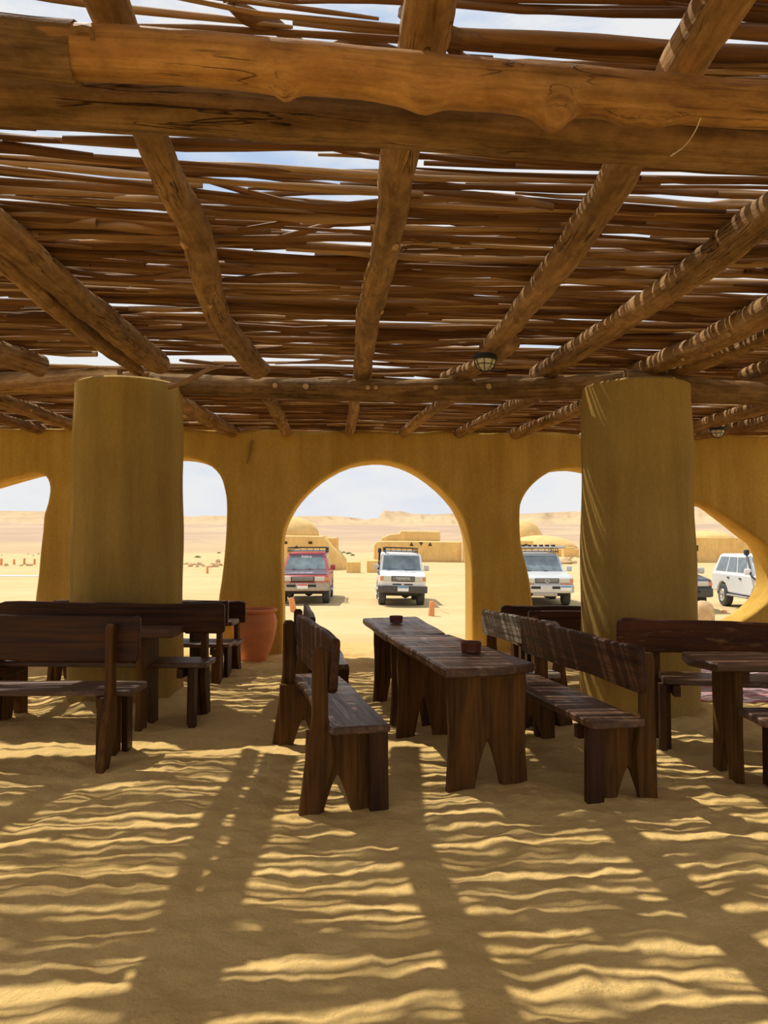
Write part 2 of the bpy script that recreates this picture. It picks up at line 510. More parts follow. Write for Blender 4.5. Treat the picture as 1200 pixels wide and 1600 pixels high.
def rug_mat():
    m, nt, b = mat('striped_rug', 0.95, 0.05)
    w = noise(nt, 'gc', (0.8, 16.0, 1), 3, 0.6, 1.0, 0.5)
    c = ramp(nt, w, [(0.30, (0.50, 0.04, 0.06)), (0.40, (0.75, 0.66, 0.60)), (0.46, (0.50, 0.04, 0.07)), (0.52, (0.78, 0.70, 0.66)), (0.57, (0.24, 0.08, 0.18)), (0.62, (0.74, 0.62, 0.58)), (0.70, (0.55, 0.05, 0.08))])
    nt.links.new(c, b.inputs['Base Color'])
    bump(nt, b, w, 0.5, 0.01)
    return m
M['rug'] = rug_mat()

# ------------------------------------------------------------------ setting: sand floor
def floor_h(x, y):
    h = 0.016 * vnoise(x * 1.1 + 7, y * 1.1) * 2 + 0.018 * vnoise(x * 3.1, y * 3.7 + 11) + 0.022 * vnoise(x * 7.3 + 3, y * 8.1) + 0.015 * vnoise(x * 15 + 1, y * 17 + 5) + 0.006 * vnoise(x * 31 + 1, y * 33 + 5)
    d = vnoise(x * 4.3 + 40, y * 5.2 + 9)
    h -= 0.030 * np.clip(d - 0.18, 0, 1) * 2
    d = vnoise(x * 5.9 + 80, y * 5.0 + 77)
    h += 0.022 * np.clip(d - 0.22, 0, 1) * 2
    for (cx, cy, rc) in ((-1.98, 7.59, .53), (2.74, 6.78, .52)):
        q = np.sqrt((x - cx) ** 2 + (y - cy) ** 2) - rc
        h += .045 * np.exp(-(q / .16) ** 2) * (1 + 1.2 * vnoise(x * 5, y * 5 + 3))
    fade = np.clip(np.minimum(np.minimum(x + 9, 9 - x), np.minimum(y + 6, 11.4 - y)), 0, 1)
    return h * fade
def grid_mesh(name, xs, ys, hf, m, skip=None):
    X, Y = np.meshgrid(xs, ys)
    Z = hf(X, Y)
    nx, ny = len(xs), len(ys)
    v = np.stack([X.ravel(), Y.ravel(), Z.ravel()], 1)
    i, j = np.meshgrid(np.arange(nx - 1), np.arange(ny - 1))
    a = (j * nx + i).ravel()
    f = np.stack([a, a + 1, a + nx + 1, a + nx], 1)
    if skip is not None:
        cx = ((X[:-1, :-1] + X[1:, 1:]) / 2).ravel(); cy = ((Y[:-1, :-1] + Y[1:, 1:]) / 2).ravel()
        f = f[~skip(cx, cy)]
    me = bpy.data.meshes.new(name)
    me.vertices.add(len(v)); me.vertices.foreach_set('co', v.ravel())
    me.loops.add(f.size); me.loops.foreach_set('vertex_index', f.ravel().astype(np.int32))
    me.polygons.add(len(f)); me.polygons.foreach_set('loop_start', np.arange(0, f.size, 4, dtype=np.int32))
    me.polygons.foreach_set('use_smooth', np.ones(len(f), bool))
    me.update(calc_edges=True); me.validate()
    me.materials.append(m)
    return me
xs = np.concatenate([np.arange(-9, -4.2, 0.15), np.arange(-4.2, 5.0, 0.024), np.arange(5.0, 9.01, 0.16)]); xs[-1] = 9
ys = np.concatenate([np.arange(-6, 2.0, 0.2), np.arange(2.0, 6.0, 0.022), np.arange(6.0, 11.4, 0.034), [11.4]])
o = link('floor', grid_mesh('floor', xs, ys, floor_h, M['sand']), sharp=0)
tag(o, kind='structure')

def ground_z(x, y):
    r = np.sqrt(x * x + y * y)
    t = np.clip((y - 11.4) / 9.0, 0, 1); t = t * t * (3 - 2 * t)
    side = np.clip(np.maximum(np.abs(x) - 9, 0) / 6, 0, 1) * np.clip((y - 11.4) / 3, 0, 1)
    z = -0.78 * t
    z = z + 0.10 * vnoise(x * 0.30 + 5, y * 0.30) * np.clip((r - 13) / 10, 0, 1) * np.clip((r - 10) / 40, 0.3, 1)
    z = z + 0.02 * vnoise(x * 1.7, y * 1.7) * np.clip((y - 11.5) * 2, 0, 1)
    return z
def geo(a, b, s, g):
    out = [a]; 
    while out[-1] < b: out.append(out[-1] + s); s *= g
    return out
gx = sorted(set([round(-v, 3) for v in geo(9, 700, 0.5, 1.10)] + list(np.round(np.linspace(-9, 9, 49), 3)) + [round(v, 3) for v in geo(9, 700, 0.5, 1.10)]))
gy = sorted(set([round(-v, 3) for v in geo(6, 500, 0.8, 1.2)] + list(np.round(np.linspace(-6, 11.4, 30), 3)) + [round(v, 3) for v in geo(11.4, 420, 0.3, 1.04)]))
me = grid_mesh('desert_ground', np.array(gx), np.array(gy), ground_z, M['desert'],
               skip=lambda cx, cy: (np.abs(cx) < 9) & (cy > -6) & (cy < 11.4))
o = link('desert_ground', me, sharp=0); tag(o, kind='structure')

# plateau hills on the horizon: a fan-shaped terrain from 130 m to 1.1 km
sky_line = [(-900, 800), (-300, 797), (0, 798), (75, 799), (180, 803), (290, 806), (300, 808), (315, 805.5), (350, 806), (450, 806.5), (515, 806), (545, 808), (562, 810), (570, 812), (580, 810), (590, 810.5), (597, 801), (600, 797.5), (612, 799), (625, 798.5), (645, 803), (680, 804), (715, 801.5), (740, 800), (815, 803), (870, 800), (905, 799), (1000, 796), (1085, 793), (1200, 797), (1500, 793), (2100, 800)]
slp = np.array([s[0] for s in sky_line], float); sly = np.array([s[1] for s in sky_line], float)
nr = 70
angs = np.concatenate([np.linspace(-1.15, -.52, 60), np.arange(-.515, .515, .0012), np.linspace(.52, 1.15, 60)]); na = len(angs)
px = 600 + F * np.tan(np.clip(angs, -1.05, 1.05))
elev = (845 - np.interp(px, slp, sly)) / F * np.cos(np.clip(angs, -1.05, 1.05))
rr = np.concatenate([np.linspace(125, 420, 16), np.linspace(430, 1060, nr - 16)])
V = np.zeros((nr, na, 3))
for i, r in enumerate(rr):
    foot = 1.5 + (np.interp(r, [125, 170, 300, 520], [-0.0225, -0.010, 0.006, 0.0200])) * r
    top = 1.5 + elev * 900
    t = np.clip((r - 600 - 90 * vnoise(angs * 9 + 3, r * 0 + 2.2)) / 260, 0, 1)
    tt = np.clip(t * 1.35, 0, 1) ** 1.5
    gul = vnoise(angs * 60, r * 0.012 + 4) * 7 + vnoise(angs * 150, r * 0.03) * 3
    z = foot + (top - foot) * tt + gul * 4 * t * (1 - t)
    z = np.where(r >= 900, np.minimum(z, top) - 0, z)
    z = np.where(r > 905, top - (r - 900) * 0.05, z)
    z = np.where(r < 905, np.minimum(z, 1.5 + elev * r), z)
    if r < 500: z = z + vnoise(angs * 25 + 9, r * 0.02) * 1.0 * np.clip((r - 180) / 200, 0, 1)
    a_w = angs + YAW
    V[i, :, 0] = r * np.sin(a_w); V[i, :, 1] = r * np.cos(a_w); V[i, :, 2] = z
V[0, :, 2] -= 3
idx = np.arange(nr * na).reshape(nr, na)
fq = np.stack([idx[:-1, :-1].ravel(), idx[:-1, 1:].ravel(), idx[1:, 1:].ravel(), idx[1:, :-1].ravel()], 1)
me = bpy.data.meshes.new('plateau_hills')
me.from_pydata(V.reshape(-1, 3).tolist(), [], fq[:, ::-1].tolist()); me.shade_smooth(); me.materials.append(M['hill']); me.update()
o = link('plateau_hills', me, sharp=0); tag(o, kind='structure')

# ------------------------------------------------------------------ setting: the arcaded mud wall
YW = 10.35; WT = 0.60
def hole(px_pts, y=YW, n=44):
    P = [PY(a, b, y) for a, b in px_pts]
    c = catmull([(p.x, p.z, 0) for p in P], n)
    return [(p.x, p.y) for p in c]
h1 = [(-90, 1060), (-100, 900), (-95, 800), (-60, 770), (-20, 757), (25, 744), (45, 739), (60, 739), (72, 746), (77, 762), (74, 785), (68, 805), (66, 830), (62, 865), (59, 900), (54, 940), (50, 1000), (48, 1060)]
h2 = [(205, 1060), (205, 900), (208, 800), (215, 745), (240, 720), (270, 714), (300, 716), (325, 725), (343, 742), (351, 765), (354, 790), (353, 830), (350, 870), (346, 905), (341, 940), (338, 1000), (336, 1060)]
h3 = [(441, 1060), (442, 980), (441, 913), (440, 860), (443, 833), (450, 813), (463, 790), (483, 767), (510, 745), (545, 727), (585, 720), (617, 723), (650, 736), (683, 759), (710, 787), (725, 813), (733, 840), (737, 873), (738, 933), (738, 1000), (738, 1060)]
h4 = [(840, 1060), (837, 980), (833, 943), (827, 900), (815, 850), (813, 800), (817, 780), (830, 760), (850, 743), (873, 733), (910, 731), (945, 742), (972, 775), (982, 830), (976, 900), (970, 960), (966, 1060)]
h5 = [(1066, 900), (1068, 830), (1078, 790), (1090, 782), (1120, 797), (1150, 817), (1185, 842), (1212, 868), (1224, 900), (1214, 925), (1190, 950), (1153, 974), (1110, 990), (1078, 975), (1066, 900)]
h5o = [(1062, 900), (1064, 850), (1074, 803), (1086, 792), (1115, 812), (1147, 837), (1167, 853), (1175, 873), (1179, 900), (1176, 920), (1163, 940), (1138, 960), (1105, 975), (1075, 960), (1062, 900)]
inner = [hole(h1), hole(h2), hole(h3), hole(h4), hole(h5)[:-1]]
outer = [list(l) for l in inner[:4]] + [hole(h5o, YW + WT)[:-1]]
for l in (inner, outer):
    for h_ in l[:4]:
        h_[0] = (h_[0][0], -0.25); h_[-1] = (h_[-1][0], -0.25)
def wall_outline():
    """outer outline of the wall including the floor-standing openings (they reach below the sand)"""
    base = -0.25; top = 2.985
    pts = [(-9, base)]
    for h_ in inner[:4]: pts += h_
    pts += [(9, base)]
    n = 60
    for i in range(n + 1):
        x = 9 - 18 * i / n
        pts.append((x, top + 0.012 * sin(x * 5) + 0.01 * sin(x * 13 + 1)))
    return pts
mb = MB()
# u = X, v = Z, w must point to -Y (towards the room); build with w = -Y so 'front' is w+
Mw = frame((0, YW + WT / 2, 0), (1, 0, 0), (0, 0, 1))
ol = wall_outline()
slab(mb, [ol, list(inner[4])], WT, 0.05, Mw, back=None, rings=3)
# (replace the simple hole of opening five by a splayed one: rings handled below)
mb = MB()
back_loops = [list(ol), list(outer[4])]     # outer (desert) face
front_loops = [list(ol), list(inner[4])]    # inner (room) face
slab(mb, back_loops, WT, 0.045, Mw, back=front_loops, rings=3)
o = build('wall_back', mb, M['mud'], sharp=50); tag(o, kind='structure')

# ------------------------------------------------------------------ the two fat mud columns
def column(x, d, rb, rt, h, label):
    p = C2W(x, d)
    mb = MB()
    prof = [(rb + 0.03, -0.15), (rb + 0.02, 0.0), (rb, 0.1)]
    for i in range(1, 24):
        t = i / 24; prof.append((rb + (rt - rb) * t + 0.006 * sin(t * 17), 0.1 + (h - 0.14) * t))
    prof += [(rt - 0.004, h - 0.02), (rt - 0.03, h)]
    lathe(mb, prof, 56, (0, 0, 0), 0.006)
    o = build('mud_column', mb, M['mud_col'], sharp=50); o.location = p
    tag(o, label, 'column', 'round columns carrying the roof')
    return o
column(-2.475, 7.44, 0.530, 0.505, 3.01, 'thick round ochre mud column on the left, rising behind the long dark benches')
column(2.285, 6.95, 0.515, 0.474, 2.90, 'thick round ochre mud column on the right with slanting sun streaks')

# ------------------------------------------------------------------ logs and rafters
def ZP(px, py, z): return G(px, py, z)
def log(name, pts, r0, r1, label, cat, group=None, m='log_raft', sides=14, n=36, rough=0.05, knots=(), seed=0, flare=None):
    c = catmull(pts, n)
    base = c[0].copy()
    c = [p - base for p in c]
    mb = MB()
    tube(mb, c, lambda t: r0 + (r1 - r0) * t, sides, rough, True, seed=seed, flare=flare)
    mats = [M[m], M['stump_end']]
    o = build(name, mb, mats, sharp=60); o.location = base
    tag(o, label, cat, group)
    for (t, dirv, rk, lk) in knots:
        i = int(t * n); p = c[i]; R = r0 + (r1 - r0) * t
        dv = Vector(dirv).normalized()
        kb = MB()
        tube(kb, [p + dv * (R * 0.6), p + dv * (R + lk * 0.5), p + dv * (R + lk)], [rk * 1.25, rk * 1.02, rk * 0.9], 8, 0.08, False, seed=seed + i)
        ring = [p + dv * (R + lk)]
        a = dv.orthogonal().normalized(); b = dv.cross(a)
        kb.cm = 1
        e_ = p + dv * (R + lk * 0.98)
        kb.add([e_ + (a * cos(k * pi / 4) + b * sin(k * pi / 4)) * rk * 0.88 for k in range(8)], [tuple(range(8))], smooth=False)
        build('knot', kb, mats, o)
    return o
ZR = 3.10
RG = 'rafters carrying the stick roof'
raft = [
 ([(95, -150), (165, 0), (233, 205), (274, 300), (312, 380), (324, 445), (350, 510), (404, 578)], .058, .098, 'crooked peeled rafter running down to the left half of the far beam', 1),
 ([(690, -150), (668, 20), (626, 235), (600, 400), (575, 500), (566, 588)], .072, .088, 'split crooked rafter in the middle of the roof, nearly end-on', 2),
 ([(1220, -150), (1112, 30), (985, 240), (905, 370), (812, 490), (765, 545)], .080, .085, 'straight peeled rafter right of centre with the caged lamp at its end', 3),
 ([(1420, 180), (1225, 318), (1015, 472), (838, 588)], .095, .090, 'long smooth rafter with sun bands, ending between lamp and right column', 4),
 ([(1460, 360), (1260, 455), (1105, 535), (995, 582)], .105, .098, 'rafter with sun bands ending on top of the right column', 5),
 ([(1520, 385), (1300, 480), (1150, 545), (1030, 590)], .075, .07, 'thinner rafter tucked behind the one on the right column', 6),
 ([(1460, 505), (1300, 550), (1165, 590)], .10, .095, 'short stretch of rafter at the far right edge beside the right column', 7),
 ([(-260, 150), (-30, 338), (115, 460), (246, 568)], .088, .105, 'heavier of the two crossing rafters ending above the left column', 8),
 ([(-280, 170), (-40, 368), (110, 500), (215, 578)], .066, .060, 'thinner of the two crossing rafters, passing under its neighbour at the left', 9),
 ([(-330, 425), (-60, 530), (62, 572)], .105, .10, 'rafter end poking in at the left edge above the left beam', 10),
]
for pts, r0, r1, lab, sd in raft:
    z = ZR - (0.05 if sd in (6, 9) else 0)
    P = [ZP(a, b, z) for a, b in pts]
    kn = [(0.55, (random.uniform(-1, 1), -.3, -.6), .025, .02), (0.75, (random.uniform(-1, 1), -.3, -.5), .02, .02)] if sd in (1, 2, 5) else ()
    log('rafter', P, r0, r1, lab, 'rafter', RG, 'log_raft', 16, 60, 0.10, kn, sd)
# far end piece of the lamp rafter
log('rafter', [ZP(800, 535, 3.05), ZP(752, 570, 3.04), ZP(697, 592, 3.06)], .07, .075, 'short rafter piece lashed beside the caged lamp, resting on the far beam', 'rafter', RG, 'log_raft', 12, 14, 0.06, (), 31)
# far bay: beam to wall
far = [((-170, 560), (132, 640), .085, 'upper of two pale rafters left of the left column, behind the beam'),
       ((-190, 600), (60, 665), .07, 'lower of two pale rafters left of the left column, behind the beam'),
       ((240, 600), (362, 674), .095, 'thick pale rafter running from the left column to the wall'),
       ((418, 610), (447, 676), .075, 'rough forked rafter between left column and central arch'),
       ((553, 610), (545, 674), .068, 'short knotty rafter above the left side of the central arch'),
       ((712, 610), (632, 678), .070, 'sun-banded rafter over the crown of the central arch'),
       ((835, 612), (718, 680), .075, 'sun-banded rafter above the right shoulder of the central arch'),
       ((955, 610), (806, 684), .085, 'sun-banded rafter reaching the wall just left of the right column'),
       ((1330, 590), (1045, 680), .085, 'knotty banded rafter reaching the wall right of the right column'),
       ((1420, 610), (1090, 692), .075, 'lowest rafter at the right edge, with the second caged lamp')]
for i, (a, b, r, lab) in enumerate(far):
    pa = G(a[0], a[1], 3.10); pb = PY(b[0], b[1], YW - 0.02)
    pa.z = 3.05; pb.z = 2.962
    d = (pb - pa); pb2 = pb + d.normalized() * 0.28
    mid = (pa + pb) / 2 + Vector((0.03 * sin(i * 2.1), 0, 0.01))
    log('rafter', [pa, mid, pb2], r, r * 0.92, lab, 'rafter', RG, 'log_raft', 12, 24, 0.10, [(0.6, (1, -.2, -.3), .022, .02)], 50 + i)
# beams
fwd = (-0.05, -1, 0)
log('roof_beam', [PD(-330, 618, 7.5), PD(0, 600, 7.55), PD(188, 590, 7.6)], .125, .115, 'old beam running left from the left column', 'beam', 'horizontal roof beams', 'log_raft', 16, 30, 0.05, (), 21)
log('roof_beam', [PD(238, 598, 7.50), PD(420, 606, 7.36), PD(600, 610, 7.2), PD(800, 607, 7.1), PD(985, 600, 7.05)], .100, .108, 'far beam spanning the two mud columns', 'beam', 'horizontal roof beams', 'log_old', 16, 60, 0.04,
    [(.02, fwd, .045, .03), (.28, fwd, .028, .018), (.345, fwd, .032, .022), (.47, fwd, .026, .02), (.485, fwd, .024, .02), (.60, fwd, .026, .015), (.71, fwd, .03, .02)], 22)
log('roof_beam', [PD(975, 596, 6.95), PD(1130, 612, 7.0), PD(1300, 622, 7.1), PD(1520, 640, 7.2)], .11, .12, 'beam running right from the right column', 'beam', 'horizontal roof beams', 'log_old', 16, 30, 0.05, (), 23)
log('roof_beam', [PD(-200, 134, 2.43), PD(0, 152, 2.48), PD(200, 165, 2.53), PD(430, 178, 2.57), PD(700, 196, 2.61), PD(950, 212, 2.65), PD(1200, 232, 2.70), PD(1400, 245, 2.74)], .090, .088,
    'grey-brown weathered near beam, the lower of the pair across the top', 'beam', 'horizontal roof beams', 'log_old', 20, 80, 0.035, (), 24)
def peel_flare(t, th):
    b = 1.0
    for (t0, a, w) in ((.355, .42, .012), (.33, .15, .03), (.52, .35, .018), (.50, .2, .03), (.672, .75, .018), (.655, .3, .03), (.755, .45, .014), (.79, .42, .02), (.56, .12, .03)):
        k = math.exp(-((t - t0) / w) ** 2)
        dth = (th - radians(-80) + pi) % (2 * pi) - pi
        b += a * k * math.exp(-(dth / 0.75) ** 2)
    return b
pk = [PD(60, 80, 2.16), PD(190, 86, 2.18), PD(420, 100, 2.22), PD(640, 122, 2.26), PD(860, 140, 2.31), PD(1080, 156, 2.36), PD(1300, 172, 2.40)]
log('roof_beam', pk, .077, .068, 'orange peeled log, the upper and nearest beam across the top', 'beam', 'horizontal roof beams', 'log_peeled', 22, 150, 0.03, (), 25, peel_flare)
ob = log('roof_beam', [PD(-200, 62, 2.12), PD(-20, 72, 2.14), PD(60, 78, 2.16), PD(120, 84, 2.17)], .080, .083, 'bark-covered log stub at top left, butting the orange peeled log', 'beam', 'horizontal roof beams', 'log_old', 18, 24, 0.05, (), 26)
kb = MB(); kp = [PD(112, 50, 2.08), PD(126, 44, 2.075), PD(142, 48, 2.075), PD(145, 62, 2.08)]
tube(kb, catmull([p - ob.location for p in kp], 8), .008, 6, 0.1)
build('knot', kb, M['log_raft'], ob)
# hanging wire loop
mb = MB(); P0 = PD(1048, 244, 2.30)
wp = catmull([PD(1048, 244, 2.50) - P0, PD(1070, 228, 2.42) - P0, PD(1086, 205, 2.32) - P0, PD(1095, 184, 2.28) - P0], 14)
tube(mb, wp, .0022, 5)
o = build('wire', mb, M['wire']); o.location = P0
tag(o, 'thin pale wire curling down from the peeled log at top right', 'wire')

# ------------------------------------------------------------------ stick roof
def stick_arrays(seed, sides=6, seg=11):
    """unit stick along x from 0..1 (scaled in x later); returns verts (N,3) in metres for y,z, gc"""
    r = np.random.default_rng(seed)
    s = np.linspace(0, 1, seg + 1)
    a1, a2, a3 = r.normal(0, .022), r.normal(0, .014), r.normal(0, .006)
    p1, p2, p3 = r.random(3) * 6.28
    yc = a1 * np.sin(s * 3.1 + p1) + a2 * np.sin(s * 7 + p2) + a3 * np.sin(s * 17 + p3)
    zc = .5 * (a2 * np.sin(s * 5 + p3) + a3 * np.sin(s * 13 + p1))
    rad = (1.12 - 0.42 * s) * (1 + 0.10 * np.sin(s * 19 + p2) + 0.10 * r.normal(size=seg + 1)); rad[0] *= .75; rad[-1] *= .5
    th = np.arange(sides) * 2 * pi / sides
    return s, yc, zc, rad, th
VAR = [stick_arrays(900 + i) for i in range(48)]
SIDES, SEG = 6, 11
base_faces = []
for i in range(SEG):
    for k in range(SIDES):
        j = (k + 1) % SIDES
        base_faces.append((i * SIDES + k, i * SIDES + j, (i + 1) * SIDES + j, (i + 1) * SIDES + k))
base_faces = np.array(base_faces)
def stick_verts(var, L, R):
    s, yc, zc, rad, th = VAR[var]
    x = np.repeat(s * L, SIDES)
    y = (yc * L * 0.55)[:, None] + (rad * R)[:, None] * np.cos(th)[None]
    z = (zc * L * 0.55)[:, None] + (rad * R)[:, None] * np.sin(th)[None]
    return np.stack([x, y.ravel(), z.ravel()], 1)
sticks = []      # (x, y, z, yaw, pitch, L, R, var, flip)
def openings(x, y):
    """gaps left in the mat, some of them added to let sun streaks through"""
    for (x0, x1, y0, y1) in GAPS:
        if x0 < x < x1 and y0 < y < y1: return True
    return False
GAPS = [(-2.2, -0.62, 2.30, 2.56), (-3.0, -1.95, 7.20, 7.62), (-1.2, -0.7, 7.08, 7.24), (-1.5, -0.8, 3.50, 3.56), (-.74, -.5, 3.22, 3.29), (-.42, .0, 3.66, 3.72), (.3, .75, 4.18, 4.24), (0.1, .3, 2.55, 2.62), (1.2, 2.2, 7.42, 7.45), (1.3, 2.1, 7.68, 7.72), (1.2, 2.2, 7.95, 7.975), (1.4, 2.1, 8.18, 8.21), (1.5, 2.2, 7.2, 7.23)]  # narrow ones at the end added to throw sun streaks on the right column
y = -3.4
zr = ZR + 0.100
def zmat(y): return zr - (zr - 3.032) * min(1.12, max(0, (y - 7.25) / 3.1))
while y < YW + 0.55:
    x = -8.6 + random.uniform(-1.5, 0.5)
    R0 = random.choice((random.uniform(0.011, 0.020), random.uniform(0.018, 0.029)))
    while x < 8.6:
        L = random.uniform(1.7, 3.6)
        R = R0 * random.uniform(0.75, 1.25)
        yy = y + random.gauss(0, .013)
        hit = any(x0 < x + L * q < x1 and y0 < yy < y1 for (x0, x1, y0, y1) in GAPS for q in (0, .25, .5, .75, 1))
        if not hit:
            sticks.append((x, yy, zmat(yy) + R + random.uniform(0, .014), random.gauss(0, .017) + .13 * max(0, min(1, -(x + L / 2) / 1.2)) * max(0, min(1, (5.5 - yy) / 2)), random.gauss(0, .003), L, R, random.randrange(48), random.random() < .5))
        x += L * random.uniform(.82, .97)
    gap = 0.0
    q = random.random()
    if q < 0.17: gap = random.uniform(.008, .022)
    elif q < 0.20: gap = random.uniform(.02, .04)
    y += R0 * 1.74 + gap
# a loose second layer lying over the first
for i in range(430):
    x = random.uniform(-8.5, 7); y = random.uniform(-3.2, YW + .3); L = random.uniform(1.4, 3.0)
    if any(x0 < x + L * q < x1 and y0 < y < y1 for (x0, x1, y0, y1) in GAPS for q in (0, .25, .5, .75, 1)): continue
    R = random.uniform(.010, .024)
    sticks.append((x, y, zmat(y) + .055 + random.uniform(0, .02), random.gauss(0, .05), random.gauss(0, .006), L, R, random.randrange(48), random.random() < .5))
# a few slanting ones in sight
for (a, b, r) in (((350, 30), (640, 95), .030), ((620, 50), (800, 105), .030), ((700, 45), (990, 85), .025), ((330, 580), (262, 603), .02), ((420, 578), (280, 560), .018), ((640, 372), (760, 400), .024)):
    pa = G(a[0], a[1], 3.22); pb = G(b[0], b[1], 3.25)
    if pa.x > pb.x: pa, pb = pb, pa
    d = pb - pa
    sticks.append((pa.x, pa.y, 3.235, atan2(d.y, d.x), 0.0, d.length, r, random.randrange(48), False))
def view_size(s):
    xm = s[0] + s[5] * .5; best = 0
    for q in (.1, .3, .5, .7, .9):
        X = s[0] + s[5] * q; Y = s[1]
        d = X * sa + Y * ca; lx = X * ca - Y * sa
        if d < 1.5: continue
        pxx = 600 + F * lx / d; pyy = 845 - F * (s[2] - EYE) / d
        if -50 < pxx < 1250 and -10 < pyy < 640: best += s[6] / d * s[5] / d
    return best
order = sorted(range(len(sticks)), key=lambda i: -view_size(sticks[i]))
solo = set(order[:290])
roof = empty('ceiling', (0, 2.7, zr)); tag(roof, kind='structure')
allv = []; allf = []; allg = []; off = 0
cache = {}
for i, (x, y, z, yaw, pit, L, R, var, flip) in enumerate(sticks):
    if i in solo:
        me = cache.get(var)
        if me is None:
            v = stick_verts(var, 2.6, 0.022)
            me = bpy.data.meshes.new('stick')
            caps = [tuple(range(SIDES))[::-1], tuple(range(SEG * SIDES, SEG * SIDES + SIDES))]
            me.from_pydata(v.tolist(), [], base_faces.tolist() + caps)
            g = v + np.array([var * 1.7, var * 3.1, var * 0.9])
            at = me.attributes.new('gc', 'FLOAT_VECTOR', 'POINT'); at.data.foreach_set('vector', g.ravel())
            me.shade_smooth(); me.materials.append(M['stick']); me.update()
            cache[var] = me
        o = bpy.data.objects.new('stick', me); COL.objects.link(o); o.parent = roof
        o.location = Vector((x, y, z)) - roof.location
        fl = pi if flip else 0
        if flip: o.location = o.location + Vector((L * cos(yaw), L * sin(yaw), 0))
        o.rotation_euler = (random.uniform(0, 6.28), -pit, yaw + fl)
        o.scale = (L / 2.6, R / .022, R / .022)
    else:
        v = stick_verts(var, L, R)
        g = v + np.array([i * .37 % 50, (i * 1.93) % 61, (i * .71) % 47])
        if flip: v[:, 0] = L - v[:, 0]; v[:, 1] *= -1
        c_, s_ = cos(yaw), sin(yaw)
        w = np.stack([x + v[:, 0] * c_ - v[:, 1] * s_, y + v[:, 0] * s_ + v[:, 1] * c_, z + v[:, 2] + v[:, 0] * pit], 1)
        allv.append(w - np.array(roof.location)); allg.append(g); allf.append(base_faces + off); off += len(v)
allv = np.concatenate(allv); allf = np.concatenate(allf); allg = np.concatenate(allg)
me = bpy.data.meshes.new('stick_mat')
me.from_pydata(allv.tolist(), [], allf.tolist())
at = me.attributes.new('gc', 'FLOAT_VECTOR', 'POINT'); at.data.foreach_set('vector', allg.ravel())
me.shade_smooth(); me.materials.append(M['stick']); me.update()
o = link('stick_mat', me, roof, sharp=0); tag(o, kind='stuff')

# ------------------------------------------------------------------ furniture
def end_panel_outline(w, h, notch_w, notch_h, waist=0.0):
    """plank on end with an inverted V cut at the foot; u across, v up from the ground"""
    hw = w / 2
    pts = [(-hw - .012, -.06), (-notch_w / 2, -.06), (-notch_w / 2, 0)]
    for k in range(1, 7):
        t = k / 7; pts.append((-notch_w / 2 * (1 - t) ** .75, notch_h * t))
    pts.append((0, notch_h))
    for k in range(6, 0, -1):
        t = k / 7; pts.append((notch_w / 2 * (1 - t) ** .75, notch_h * t))
    pts += [(notch_w / 2, 0), (notch_w / 2, -.06), (hw + .012, -.06)]
    for k in range(1, 9):
        t = k / 9; pts.append((hw - waist * sin(pi * min(1, t * 1.3)) + .01 * (1 - t), h * t))
    pts += [(hw, h), (-hw, h)]
    for k in range(8, 0, -1):
        t = k / 9; pts.append((-hw + waist * sin(pi * min(1, t * 1.3)) - .01 * (1 - t), h * t))
    return pts

